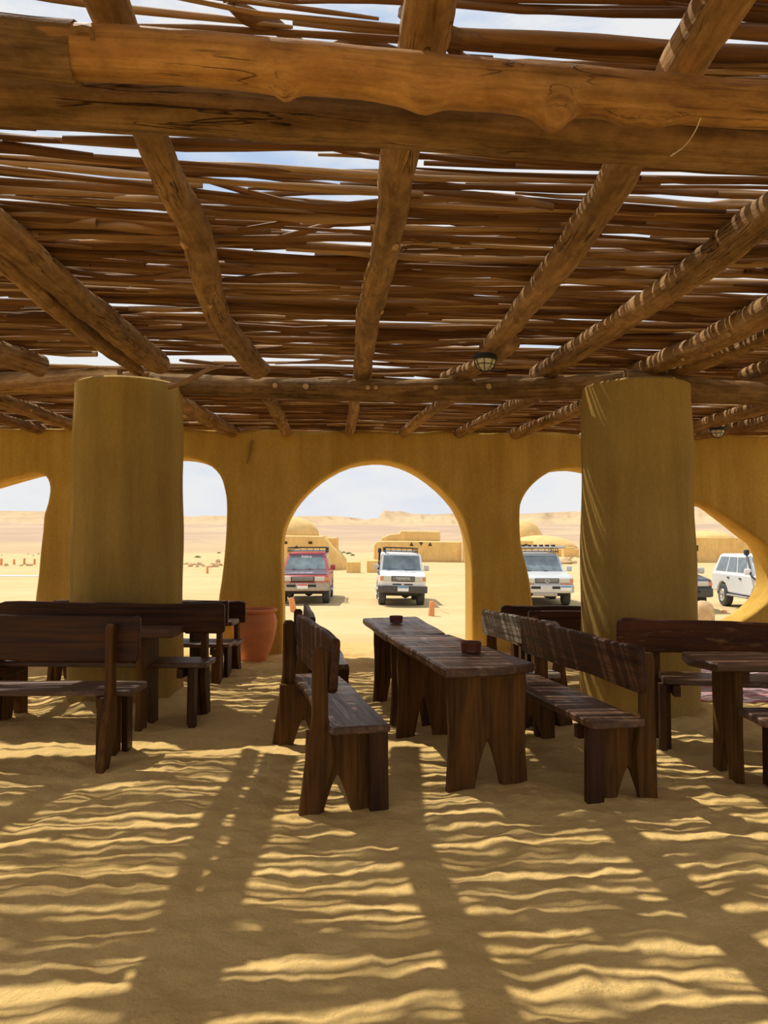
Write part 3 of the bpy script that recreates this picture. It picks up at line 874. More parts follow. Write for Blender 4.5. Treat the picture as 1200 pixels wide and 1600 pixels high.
def make_bench(label, group, Lf=1.42, seat_h=.48, back_top=.95, back_w=.31, over=.16, back=True, seat_w=.34, seed=1, mats=('furn', 'furn_panel', 'furn_top'), bover=.16, splay=.10, bends=None):
    """local: x along the length, origin midway between the rear feet line and front; +y = sitting direction"""
    R = random.Random(seed)
    t = empty('bench'); tag(t, label, 'bench', group)
    # seat plank
    mb = MB()
    slab(mb, board(Lf + 2 * over, seat_w, 14, .006, .025, seed), .045, .008, Matrix.Translation((0, .06, seat_h - .022)))
    build('seat', mb, M[mats[2]], t)
    for sx in (-1, 1):
        x = sx * Lf / 2
        # plank with inverted V under the seat
        mb = MB()
        Mx = frame((x, -.045, 0), (0, 1, 0), (0, 0, 1))
        slab(mb, end_panel_outline(.35, seat_h - .045, .15, .19), .04, .004, Mx, 'v')
        build('end_panel', mb, M[mats[1]], t)
        # front leg post standing just outside the plank
        mb = MB()
        slab(mb, [(.135, -.06), (.24, -.06), (.236, seat_h - .045), (.125, seat_h - .045)], .045, .004, frame((x + sx * .044, 0, 0), (0, 1, 0), (0, 0, 1)), 'v')
        build('leg', mb, M[mats[0]], t)
        # cross batten under the seat
        mb = MB()
        box(mb, x + sx * .022 + (-.0 if sx > 0 else -.05), -.10, seat_h - .125, x + sx * .022 + (.05 if sx > 0 else 0), .24, seat_h - .046, .005)
        mb2 = MB(); box(mb2, -.025, -.15, -.04, .025, .20, .04, .005)
        o = build('batten', mb2, M[mats[0]], t); o.location = (x - sx * .047, .05, seat_h - .085)
        # rear leg that carries on up behind the backboard
        hb = back_top - .05 if back else seat_h - .045
        y0 = -.12 - splay; y1 = -.150 if back else -.12
        mb = MB()
        w0, w1 = .055, .043
        ol_ = [(y0 - w0, -.06), (y0 + w0, -.06), (-.12 + w0 * .9, seat_h * .6), (y1 + w1, seat_h + .05), (y1 + w1, hb - .02), (y1 + w1 * .5, hb), (y1 - w1 * .6, hb), (y1 - w1, hb - .03), (y1 - w1 * 1.05, seat_h + .04), (-.13 - splay * .5 - w0, seat_h * .5)]
        if not back: ol_ = [(y0 - w0, -.06), (y0 + w0, -.06), (y1 + w0, hb), (y1 - w0, hb)]
        slab(mb, ol_, .05, .006, frame((x + sx * .046, 0, 0), (0, 1, 0), (0, 0, 1)), 'v')
        build('rear_leg', mb, M[mats[1]], t)
    if back:
        mb = MB()
        e0, e1 = bends or (bover, bover)
        LB = Lf + e0 + e1
        slab(mb, board(LB, back_w, 14, .007, .035, seed + 5), .048, .009, frame(((e1 - e0) / 2, -.075, back_top - back_w / 2), (1, 0, 0), (0, .06, 1)))
        build('backrest', mb, M[mats[3] if len(mats) > 3 else mats[0]], t)
    return t
def place(t, a, b, dz=0.0, off=0.0):
    """put the bench so that its rear-feet line runs a->b (ground points); sitting side is to the left of a->b"""
    a = Vector(a); b = Vector(b); d = (b - a); ang = atan2(d.y, d.x)
    n = Vector((-sin(ang), cos(ang), 0))
    c = (a + b) / 2 + n * (.22 + off)
    t.location = (c.x, c.y, dz); t.rotation_euler = (0, 0, ang)
    return t
def glen(a, b): return (Vector(a) - Vector(b)).length
BG = 'dark wooden plank benches'
# centre group, left side bench (sits to the right / east): a = far rear foot, b = near rear foot -> left of a->b is east
a, b = G(437, 1163), G(478, 1266)
t = make_bench('nearest centre bench, seen end-on left of the long table, its back to the left', BG, glen(a, b), .485, .955, .30, seed=3, bover=.10)
place(t, a, b)
a, b = C2W(-.93, 7.75), C2W(-.76, 6.55)
t = make_bench('farther bench left of the table, its tip showing behind the nearest one', BG, glen(a, b), .47, .86, .26, seed=4, bover=.10)
place(t, a, b)
# centre group, right side bench: sitting side west => a near, b far
a, b = G(1022, 1243), G(864, 1151)
t = make_bench('long bench right of the centre table, its sun-striped back rising beside the right column', BG, glen(a, b), .475, .895, .27, seed=6, bends=(.145, .22), over=.12, splay=.03)
place(t, a, b)
a, b = C2W(1.47, 6.35), C2W(1.12, 7.45)
t = make_bench('bench with a rough grey weathered backboard behind the sun-striped one', BG, glen(a, b), .45, .845, .24, seed=7, mats=('furn', 'furn_panel', 'furn_gray', 'furn_gray'), bends=(.18, .06))
place(t, a, b)

def make_table(label, group, corners, h, insets, leg_w, seed=1, m='furn_top', lean=0.0, notch=.30):
    """corners: nl, nr, fr, fl (world points of the top); legs near the two ends"""
    nl, nr, fr, fl = [Vector(c) for c in corners]
    c = (nl + nr + fr + fl) / 4
    ax = ((fl + fr) / 2 - (nl + nr) / 2); L = ax.length; ang = atan2(ax.y, ax.x)
    t = empty('table', (c.x, c.y, 0), ang); tag(t, label, 'table', group)
    Ri = Matrix.Rotation(-ang, 3, 'Z')
    q = [Ri @ (p - Vector((c.x, c.y, p.z))) for p in (nl, nr, fr, fl)]
    r = random.Random(seed)
    pts = []
    for i in range(4):
        p, n_ = q[i], q[(i + 1) % 4]
        K = 10
        e_ = (n_ - p); nn = Vector((e_.y, -e_.x, 0)).normalized()
        for k in range(K):
            s = k / K
            w_ = .007 * sin(s * 9 + seed + i) * sin(pi * s)
            if i == 0: w_ += .05 * sin(pi * s) ** 1.3      # bowed near end
            pt = p.lerp(n_, s) + nn * w_
            if k == 0: pt = pt * .985
            pts.append((pt.x, pt.y))
    mb = MB()
    slab(mb, pts, .055, .010, Matrix.Translation((0, 0, h - .0275)))
    build('tabletop', mb, M[m], t)
    for end, ins in zip((-1, 1), insets):
        x = end * (L / 2 - ins)
        wl = leg_w[0] if end < 0 else leg_w[1]
        yc = ((q[0].y + q[1].y) / 2) if end < 0 else ((q[2].y + q[3].y) / 2)
        mb = MB()
        slab(mb, end_panel_outline(wl, h - .055, wl * .36, notch, .012), .05, .006, frame((x, yc, 0), (0, 1, 0), (0, 0, 1)), 'v')
        build('end_panel', mb, M['furn_panel'], t)
        mb = MB()
        box(mb, x - end * .026 - (.05 if end > 0 else 0), yc - wl / 2 + .02, h - .14, x - end * .026 + (0 if end > 0 else .05), yc + wl / 2 - .02, h - .056, .005)
        build('batten', mb, M['furn'], t)
    return t
TG = 'dark wooden plank tables'
make_table('nearest long centre table with a notched plank end', TG,
           [G(697, 1046, .75), G(838, 1036, .75), G(703, 991, .75), G(604, 992, .75)], .75, (.10, .14), (.50, .42), 2)
make_table('farther centre table joined end to end behind the nearest one', TG,
           [G(603, 993, .745), G(697, 989, .745), G(651, 963, .745), G(566, 966, .745)], .745, (.12, .25), (.38, .38), 5)

# left group
a, b = G(-195, 1196), G(154, 1198)          # back towards the viewer, sits away: left of a->b = far side
t = make_bench('front left bench with its back to the viewer, a leaning post at its right end', BG, glen(a, b), .485, .985, .31, seed=11, bends=(.1, .22), over=.18, splay=.17)
place(t, a, b)
a, b = C2W(-1.60, 6.80), C2W(-3.18, 6.88)    # faces the viewer
t = make_bench('longest left bench facing the viewer in front of the left column', BG, glen(a, b), .50, .965, .26, seed=12, bends=(.24, .17), over=.16)
place(t, a, b)
make_table('left table squeezed between the two left benches, its grey plank end showing', TG,
           [C2W(-3.55, 6.62), C2W(-3.55, 6.18), C2W(-1.67, 6.10), C2W(-1.67, 6.52)], .785, (.30, .26), (.40, .40), 8)
a, b = C2W(-3.5, 8.24), C2W(-1.80, 8.17)
t = make_bench('half-hidden back left bench, its back to the viewer, beyond the left column', BG, glen(a, b), .40, .86, .28, seed=13, bends=(.1, .12), over=.14)
place(t, a, b)
a, b = C2W(-1.76, 9.12), C2W(-3.3, 9.25)
t = make_bench('rearmost left bench facing the viewer beside the terracotta pot', BG, glen(a, b), .36, .80, .25, seed=14, bends=(.17, .2), over=.14)
place(t, a, b)
make_table('rear left table, only its pale end showing between the two back benches', TG,
           [C2W(-3.4, 8.83), C2W(-3.4, 8.53), C2W(-1.66, 8.48), C2W(-1.64, 8.78)], .62, (.28, .45), (.36, .36), 9)
# right group
a, b = C2W(3.75, 5.62), C2W(2.14, 5.98)
t = make_bench('right bench facing the viewer before the right column, scuffed reddish back', BG, glen(a, b), .515, .905, .25, seed=15, mats=('furn', 'furn_panel', 'furn_top', 'furn_red'), bends=(.2, .34), over=.04)
place(t, a, b)
make_table('right table cut by the frame edge, slanting sun stripes on its plank end', TG,
           [C2W(2.00, 5.24), C2W(2.03, 4.74), C2W(3.9, 4.70), C2W(3.9, 5.20)], .75, (.19, .3), (.36, .36), 10)
t = make_bench('backless bench at the right frame edge, only its seat end and leg showing', BG, 1.3, .48, .9, .25, seed=16, back=False, over=.22, splay=.02)
p = C2W(3.03, 4.52); t.location = (p.x, p.y, 0); t.rotation_euler = (0, 0, -YAW)
# rear right
a, b = C2W(1.58, 7.75), C2W(3.1, 7.82)
t = make_bench('rear right bench turned away from the viewer, top edge showing left of the right column', BG, glen(a, b), .40, .79, .24, seed=17, bends=(.10, .1), over=.10)
place(t, a, b)
a, b = C2W(3.0, 8.95), C2W(1.52, 8.85)
t = make_bench('rearmost right bench against the wall, its board beneath the silver car', BG, glen(a, b), .40, .765, .24, seed=18, bends=(.1, .22), over=.10)
place(t, a, b)

# ashtrays
def ashtray(px, py, r, h, label):
    p = G(px, py, .752)
    mb = MB()
    lathe(mb, [(r * .86, 0), (r * .95, .006), (r * .93, h * .35), (r * 1.0, h * .82), (r * 1.02, h * .93), (r * .97, h), (r * .88, h * .97), (r * .84, h * .6), (r * .78, h * .25), (r * .3, h * .2)], 32)
    o = build('ashtray', mb, M['terra_dark'], sharp=40); o.location = p
    tag(o, label, 'ashtray', 'clay ashtrays on the centre tables')
ashtray(736, 1019, .070, .072, 'reddish-brown clay ashtray on the near centre table')
ashtray(619, 973, .062, .062, 'small clay ashtray on the far centre table, below the white car')

# pot
pp = G(397, 1030)
pt = empty('plant_pot', (pp.x, pp.y, -.02)); tag(pt, 'large terracotta urn-shaped pot beside the left jamb of the central arch', 'pot')
mb = MB()
s = .70
prof = [(.135, 0), (.15, .01), (.19, .12), (.235, .28), (.262, .42), (.266, .50), (.255, .56), (.235, .60), (.228, .615)]
lathe(mb, prof + [(.215, .60), (.22, .5), (.20, .3), (.10, .28)], 48)
build('body', mb, M['terra'], pt); pt.scale = (1.07, 1.07, 1)
mb = MB(); lathe(mb, [(.226, .600), (.262, .622), (.272, .640), (.268, .655), (.250, .664), (.225, .655), (.215, .60)], 48)
build('rim', mb, M['terra'], pt)

# twig on the wall
mb = MB(); q0 = PY(391, 688, YW - .03)
tube(mb, [p - q0 for p in catmull([PY(394, 688, YW - .04), PY(391, 698, YW - .04), PY(390, 708, YW - .03), PY(386, 724, YW - .03)], 10)], lambda t: .022 * (1 - .6 * t), 7, .15, seed=3)
o = build('twig', mb, M['log_old']); o.location = q0; tag(o, 'small dark twig sticking from the wall left of the central arch', 'twig')
# small white knob near the right column top
mb = MB(); q0 = PY(909, 681, YW - .05)
lathe(mb, [(.005, -.045), (.03, -.035), (.045, 0), (.035, .035), (.008, .045)], 14)
o = build('lamp_bulb', mb, M['frost']); o.location = q0; tag(o, 'small round pale bulb under the roof just left of the right column', 'bulb')
# palm-fibre strip lying on the beam at the left column
mb = MB(); q0 = PD(265, 604, 7.1)
c = [PD(262, 604, 7.1), PD(290, 596, 7.12), PD(325, 578, 7.15), PD(350, 572, 7.2)]
tube(mb, [p - q0 for p in catmull(c, 10)], lambda t: .03 * (1 - .5 * t), 6, .2, seed=8)
o = build('bark_strip', mb, M['log_old']); o.location = q0; tag(o, 'grey strip of bark hanging over the beam by the left column', 'bark')

# caged bulkhead lamps
def cage_lamp(p, rz, label):
    t = empty('cage_lamp', p, rz); tag(t, label, 'lamp', 'caged bulkhead lamps on the rafters')
    mb = MB(); lathe(mb, [(.06, .035), (.095, .03), (.105, .01), (.105, -.012), (.09, -.015)], 28)
    o = build('base', mb, M['black'], t); o.scale = (1, .8, 1)
    mb = MB(); lathe(mb, [(.09, -.005), (.088, -.03), (.072, -.065), (.045, -.088), (.012, -.097)], 28)
    o = build('glass_dome', mb, M['frost'], t, sharp=0); o.scale = (1, .8, 1)
    mb = MB()
    for k in range(4):
        th = k * pi / 4
        pts = [Vector((.098 * cos(th) * cos(a_), .080 * sin(th) * cos(a_), -.104 * sin(a_) - .006)) for a_ in [pi * i / 12 for i in range(13)]]
        tube(mb, pts, .0036, 5)
    for (rr_, zz) in ((.085, -.055),):
        pts = [Vector((rr_ * cos(a_), rr_ * .82 * sin(a_), zz)) for a_ in [2 * pi * i / 20 for i in range(21)]]
        tube(mb, pts, .0036, 5)
    build('cage', mb, M['black'], t)
    return t
p = PD(758, 566, 6.35); p.z = 3.0 - .04
p = G(758, 560, 2.96)
cage_lamp(p, .6, 'caged lamp under the rafter above the central arch, right of centre')
p = G(1121, 671, 2.90)
cage_lamp(p, .2, 'caged lamp at the far right under the roof, above the oval opening')

# rug
mb = MB()
r0, r1 = 2.95, 5.2
nx_, ny_ = 24, 30
vs = []; gs = []; fs = []
for j in range(ny_ + 1):
    for i in range(nx_ + 1):
        X = r0 + (r1 - r0) * i / nx_; Y = 6.95 + 2.7 * j / ny_
        vs.append((X, Y, 0)); gs.append((X, Y, 0))
hz = floor_h(np.array([v[0] for v in vs]), np.array([v[1] for v in vs]))
vs = [(v[0], v[1], float(h_) + .022) for v, h_ in zip(vs, hz)]
for j in range(ny_):
    for i in range(nx_):
        a = j * (nx_ + 1) + i; fs.append((a, a + 1, a + nx_ + 2, a + nx_ + 1))
mb.add(vs, fs, gs)
o = build('rug', mb, M['rug'], sharp=0)
md = o.modifiers.new('thickness', 'SOLIDIFY'); md.thickness = .02; md.offset = -1
tag(o, 'woven red, white and purple striped rug on the sand at the right', 'rug')

# ------------------------------------------------------------------ outside: bollards, stones
def gz(p): return float(ground_z(np.array(p.x), np.array(p.y)))
def on_ground(px, py):
    d = 20.0; p = None
    for _ in range(12):
        p = G(px, py, gz(p) if p is not None else -.78)
    p.z = gz(p); return p
def bollard(px, py, h, r, label, lean=(0, 0), m='bollard', group='terracotta marker posts in the desert'):
    p = on_ground(px, py)
    mb = MB()
    dome_ = [(r, -.1), (r, h * .5), (r * .96, h * .7), (r * .82, h * .85), (r * .55, h * .96), (r * .2, h)]
    prof = dome_ if m == 'stone' else [(r * 1.08, -.05), (r * 1.05, .02), (r, h * .3), (r * .94, h * .7), (r * .92, h * .97), (r * .8, h), (r * .3, h * 1.005)]
    lathe(mb, prof, 18, (0, 0, 0), .02)
    o = build('marker_post', mb, M[m], sharp=40); o.location = p; o.rotation_euler = (lean[0], lean[1], 0)
    tag(o, label, 'post', group); return o
bollard(459, 956, .46, .10, 'leaning orange marker post in front of the red car', (0, -.20))
bollard(674, 962, .44, .09, 'orange marker post right of the white car, tied to a rope', (0, .06))
o = bollard(1098, 985, .70, .27, 'rounded mud bollard just outside the oval opening', (0, 0), 'stone', 'mud bollards')
bollard(2, 883, .62, .11, 'red marker post cut by the left photo edge'); bollard(22, 882, .50, .10, 'second red marker post from the left photo edge')
bollard(38, 882, .60, .11, 'third red marker post from the left photo edge'); bollard(54, 882, .55, .10, 'fourth red marker post, beside the left pier')
bollard(324, 896, .5, .08, 'lone red marker post seen between left column and pier')
# rope from the marker post
a = on_ground(676, 951); a.z += .25; b = on_ground(745, 973)
mb = MB(); tube(mb, [p - a for p in catmull([a, a.lerp(b, .3) - Vector((0, 0, .12)), a.lerp(b, .6) - Vector((0, 0, .12)), b + Vector((0, 0, .02))], 14)], .010, 5)
o = build('rope', mb, M['wire']); o.location = a; tag(o, 'thin rope running from the orange post to the right', 'rope')

def rock(px, py, r, label, group, m='stone', seed=0, p=None):
    p = p or on_ground(px, py)
    bm = bmesh.new(); bmesh.ops.create_icosphere(bm, subdivisions=2, radius=1)
    R = random.Random(seed); k = [R.uniform(-1, 1) for _ in range(9)]
    for v in bm.verts:
        c_ = v.co; s_ = 1 + .18 * sin(3 * c_.x + k[0] * 6) + .16 * sin(4 * c_.y + k[1] * 6) + .12 * sin(5 * c_.z + k[2] * 6)
        v.co = Vector((c_.x * s_ * (1 + .3 * k[3]), c_.y * s_ * (1 + .3 * k[4]), c_.z * s_ * (.7 + .2 * k[5]))) * r
    me = bpy.data.meshes.new('stone'); bm.to_mesh(me); bm.free(); me.materials.append(M[m])
    at = me.attributes.new('gc', 'FLOAT_VECTOR', 'POINT')
    o = link('stone', me, sharp=25); o.location = (p.x, p.y, p.z + r * .25)
    tag(o, label, 'stone', group); return o
rock(1132, 958, .10, 'orange stone lying below the white wagon', None, 'bollard', 4)
ORD = ['leftmost', 'second', 'third', 'fourth', 'fifth', 'sixth', 'seventh', 'eighth', 'ninth', 'tenth', 'eleventh', 'twelfth', 'thirteenth']
sp = [(3, 868), (10, 884), (33, 884), (46, 884), (50, 861), (57, 858), (61, 866), (52, 868), (44, 866), (291, 882), (297, 885), (301, 883), (308, 886), (312, 883), (318, 885), (329, 886), (333, 883), (338, 882), (341, 879), (345, 884), (336, 886)]
for i, (a, b) in enumerate(sp):
    left = a < 100
    rock(a, b, random.uniform(.16, .34), (ORD[sorted(q[0] for q in sp if q[0] < 100).index(a)] + ' pale stone from the left in the heap beyond the far left opening') if left else (ORD[sorted(q[0] for q in sp if q[0] > 100).index(a)] + ' pale stone from the left in the row beyond the left column'),
         'stones seen far left' if left else 'stones between left column and pier', 'stone', i)
for i, (a, b) in enumerate([(862, 876), (870, 877), (880, 869), (892, 873), (897, 880), (902, 871)]):
    rock(a, b, .22, ORD[i] + ' small stone from the left in front of the low adobe wall', 'stones behind the silver car', 'stone', 60 + i)
rock(886, 881, .62, 'large rounded boulder behind the silver car', None, 'stone', 90)

# shrubs
for i, (a, b, s_) in enumerate([(503, 864, .7), (512, 866, 1.0), (520, 865, .8), (528, 867, 1.2), (537, 864, .9), (545, 866, 1.1), (551, 864, .8), (309, 866, .9), (342, 869, .8)]):
    p = PD(a, b, 96 + (i * 37 % 50)); p.z = gz(p); s_ *= .62
    mb = MB(); R = random.Random(i)
    for k in range(170):
        th = R.uniform(0, 2 * pi); ph = R.uniform(0, pi / 2); q = R.uniform(.5, 1)
        c_ = Vector((cos(th) * cos(ph) * q * 1.1, sin(th) * cos(ph) * q, sin(ph) * q * .55)) * s_ * .8
        u = Vector((R.uniform(-1, 1), R.uniform(-1, 1), R.uniform(-1, 1))).normalized() * .11 * s_; v = u.orthogonal().normalized() * .08 * s_
        mb.add([c_ - u, c_ + v, c_ + u, c_ - v], [(0, 1, 2, 3)], smooth=False)
    o = build('shrub', mb, M['leaf'], sharp=0); o.location = p
    if i < 7: tag(o, ORD[i] + ' low green shrub from the left, between dome house and house with triangles', 'shrub', 'shrubs in the desert gap')
    else: tag(o, 'low shrub %s seen between left column and pier' % ('on the left' if i == 7 else 'on the right'), 'shrub', 'shrubs seen left')

# ------------------------------------------------------------------ outside: adobe houses
def blk(mb, px0, px1, pyt, pyb, d, depth, c=.18, slope=None, z0=None):
    """rounded adobe wall block whose front stands at depth d, outline from front elevation pixels"""
    a = PD(px0, pyb, d); b = PD(px1, pyb, d); top = PD(px0, pyt, d).z
    return a, b, top
def adobe_block(parent, name, px0, px1, pyt, pyb, d, depth, c=.15, outline=None, m='adobe', extra_hole=None):
    a = PD(px0, pyb, d); b = PD(px1, pyb, d); top = PD(px0, pyt, d).z
    w = (b - a).length; zb = min(a.z, -.9)
    mb = MB()
    if outline is None: ol_ = rect(0, zb, w, top)
    else: ol_ = [((x_ - px0) / (px1 - px0) * w, PD(x_, y_, d).z if y_ < pyb else zb) for x_, y_ in outline]
    fwd3 = Vector((sa, ca, 0))
    o0 = Vector((a.x, a.y, 0)) + fwd3 * depth / 2
    loops = [ol_]
    slab(mb, loops, depth, c, frame((0, 0, 0), (ca, -sa, 0), (0, 0, 1)), rings=2)
    o = build(name, mb, M[m], parent, sharp=40)
    o.location = o0 - (parent.location if parent else Vector())
    return o
def dome(parent, name, pxc, half, pyt, pyb, d, depth_k=1.0, m='adobe_dome'):
    c_ = PD(pxc, pyb, d); top = PD(pxc, pyt, d).z; r = half / F * d; h = top - c_.z
    mb = MB()
    lathe(mb, [(r * cos(a_ * pi / 2 / 12), h * sin(a_ * pi / 2 / 12)) for a_ in range(0, 12)] + [(.02, h)], 36, wob=.01)
    o = build(name, mb, M[m], parent, sharp=0)
    o.location = c_ + Vector((sa, ca, 0)) * (r * depth_k + .5) - parent.location; return o
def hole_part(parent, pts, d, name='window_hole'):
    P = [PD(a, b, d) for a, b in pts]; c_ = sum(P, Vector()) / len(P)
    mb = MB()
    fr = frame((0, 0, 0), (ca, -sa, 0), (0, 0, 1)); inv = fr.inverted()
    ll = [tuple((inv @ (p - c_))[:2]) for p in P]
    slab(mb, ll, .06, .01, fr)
    # thin dark slab on the wall, coloured as the shade inside the opening
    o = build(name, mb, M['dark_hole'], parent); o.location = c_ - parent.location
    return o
h1o = empty('adobe_house', PD(490, 890, 62)); tag(h1o, 'ochre adobe house with a dome and sloping buttress behind the red car', 'house')
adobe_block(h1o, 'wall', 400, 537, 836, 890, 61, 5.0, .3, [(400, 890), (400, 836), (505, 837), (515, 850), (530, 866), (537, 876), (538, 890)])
dome(h1o, 'dome', 450, 44, 806, 838, 61.5)
adobe_block(h1o, 'rear_block', 490, 526, 840, 880, 63.5, 3, .2, m='adobe')
hole_part(h1o, [(482, 846), (488, 846), (488, 850), (482, 850)], 60.99)
hole_part(h1o, [(445, 846), (449, 846), (449, 850), (445, 850)], 60.99)
hole_part(h1o, [(460, 857), (467, 857), (463.5, 852)], 60.99)
h2o = empty('adobe_house', PD(655, 879, 82)); tag(h2o, 'long low adobe house with three triangular vents behind the white car', 'house')
adobe_block(h2o, 'wall', 583, 722, 846, 879, 82, 6, .35, [(583, 879), (584, 852), (588, 846), (600, 845), (722, 846), (722, 879)])
adobe_block(h2o, 'upper_room', 590, 688, 829, 850, 83.5, 4, .3, [(590, 850), (596, 840), (608, 835), (624, 833), (626, 829), (688, 830), (688, 850)], 'adobe_dome')
adobe_block(h2o, 'pillar', 723, 726, 845, 881, 81.5, .4, .05, m='adobe_dome')
for (x_, up) in ((643, 1), (658, -1), (672, 1)):
    hole_part(h2o, [(x_ - 3.2, 850 + 3 * up), (x_ + 3.2, 850 + 3 * up), (x_, 850 - 3 * up)], 81.99, 'triangular_vent')
for nm, x0, x1, yt, yb, d_, lab in (('mud_block', 541, 563, 878, 896, 54, 'low square mud block beside the red car, left of the gap'), ('mud_block', 573, 589, 876, 895, 55, 'low square mud block just left of the white car'), ('mud_block', 583, 600, 875, 889, 58, 'mud wall stub hidden behind the white car mirror')):
    r_ = empty(nm, PD((x0 + x1) / 2, yb, d_)); tag(r_, lab, 'block')
    adobe_block(r_, 'body', x0, x1, yt, yb, d_, 1.0, .10)
h3o = empty('adobe_house', PD(860, 868, 112)); tag(h3o, 'pale adobe compound with two flattened domes behind the silver car', 'house')
adobe_block(h3o, 'wall', 790, 905, 858, 869, 112, 1.0, .15)
dome(h3o, 'dome', 826, 34, 812, 860, 122)
dome(h3o, 'dome', 853, 60, 836, 862, 116, .6)
adobe_block(h3o, 'square_block', 881, 898, 855, 872, 108, 1.5, .12)
adobe_block(h3o, 'left_block', 800, 834, 845, 868, 110, 2, .15)
hole_part(h3o, [(820, 850), (824, 850), (824, 853), (820, 853)], 109.98)
h4o = empty('adobe_house', PD(1130, 878, 80)); tag(h4o, 'plain adobe wall and low dome seen through the oval opening', 'house')
adobe_block(h4o, 'wall', 1040, 1169, 840, 879, 80, 5, .12)
adobe_block(h4o, 'end_wall', 1169, 1260, 842, 877, 84, 5, .12)
dome(h4o, 'dome', 1122, 46, 829, 842, 83, 1.0)
hole_part(h4o, [(1087, 852), (1091, 852), (1091, 861), (1087, 861)], 79.98)
# pale kerb far left
a = on_ground(-60, 899); b = on_ground(60, 901)
mb = MB(); d3 = (b - a)
slab(mb, board(d3.length, .55, 8, .04, .1, 3), .12, .02, frame((0, 0, 0), d3, (0, 0, 1)).copy() @ Matrix.Rotation(pi / 2, 4, 'X'))
o = build('kerb', mb, M['white_print']); o.location = (a + b) / 2; tag(o, 'pale kerb strip on the sand seen through the far left opening', 'kerb')

# ------------------------------------------------------------------ cars
def text_mesh(s, size, m):
    cu = bpy.data.curves.new('lettering', 'FONT'); cu.body = s; cu.size = size; cu.align_x = 'CENTER'; cu.align_y = 'CENTER'; cu.extrude = .003; cu.resolution_u = 2
    ob_ = bpy.data.objects.new('lettering', cu); COL.objects.link(ob_)
    dg = bpy.context.evaluated_depsgraph_get(); dg.update()
    me = bpy.data.meshes.new_from_object(ob_.evaluated_get(dg))
    bpy.data.objects.remove(ob_); bpy.data.curves.remove(cu)
    me.materials.clear(); me.materials.append(m)
    return me
def quad_part(name, parent, corners, m, t=.012, inset_=(0, 0, 1, 1), c=.004, lift=.004):
    """thin panel on the plane through 4 corners (bl, br, tr, tl); inset_ = fractional sub-rectangle"""
    bl, br, tr, tl = [Vector(p) for p in corners]
    def at(u, v): return (bl.lerp(br, u)).lerp(tl.lerp(tr, u), v)
    u0, v0, u1, v1 = inset_
    P = [at(u0, v0), at(u1, v0), at(u1, v1), at(u0, v1)]
    c_ = sum(P, Vector()) / 4
    ux = (br - bl).normalized(); vx = (tl - bl)
    fr = frame(c_, ux, vx); inv = fr.inverted()
    ll = [tuple((inv @ p)[:2]) for p in P]
    mb = MB(); n = Vector((fr[0][2], fr[1][2], fr[2][2]))
    slab(mb, ll, t, c, Matrix.Translation(n * lift) @ fr, rings=1)
    return build(name, mb, M[m] if isinstance(m, str) else m, parent)

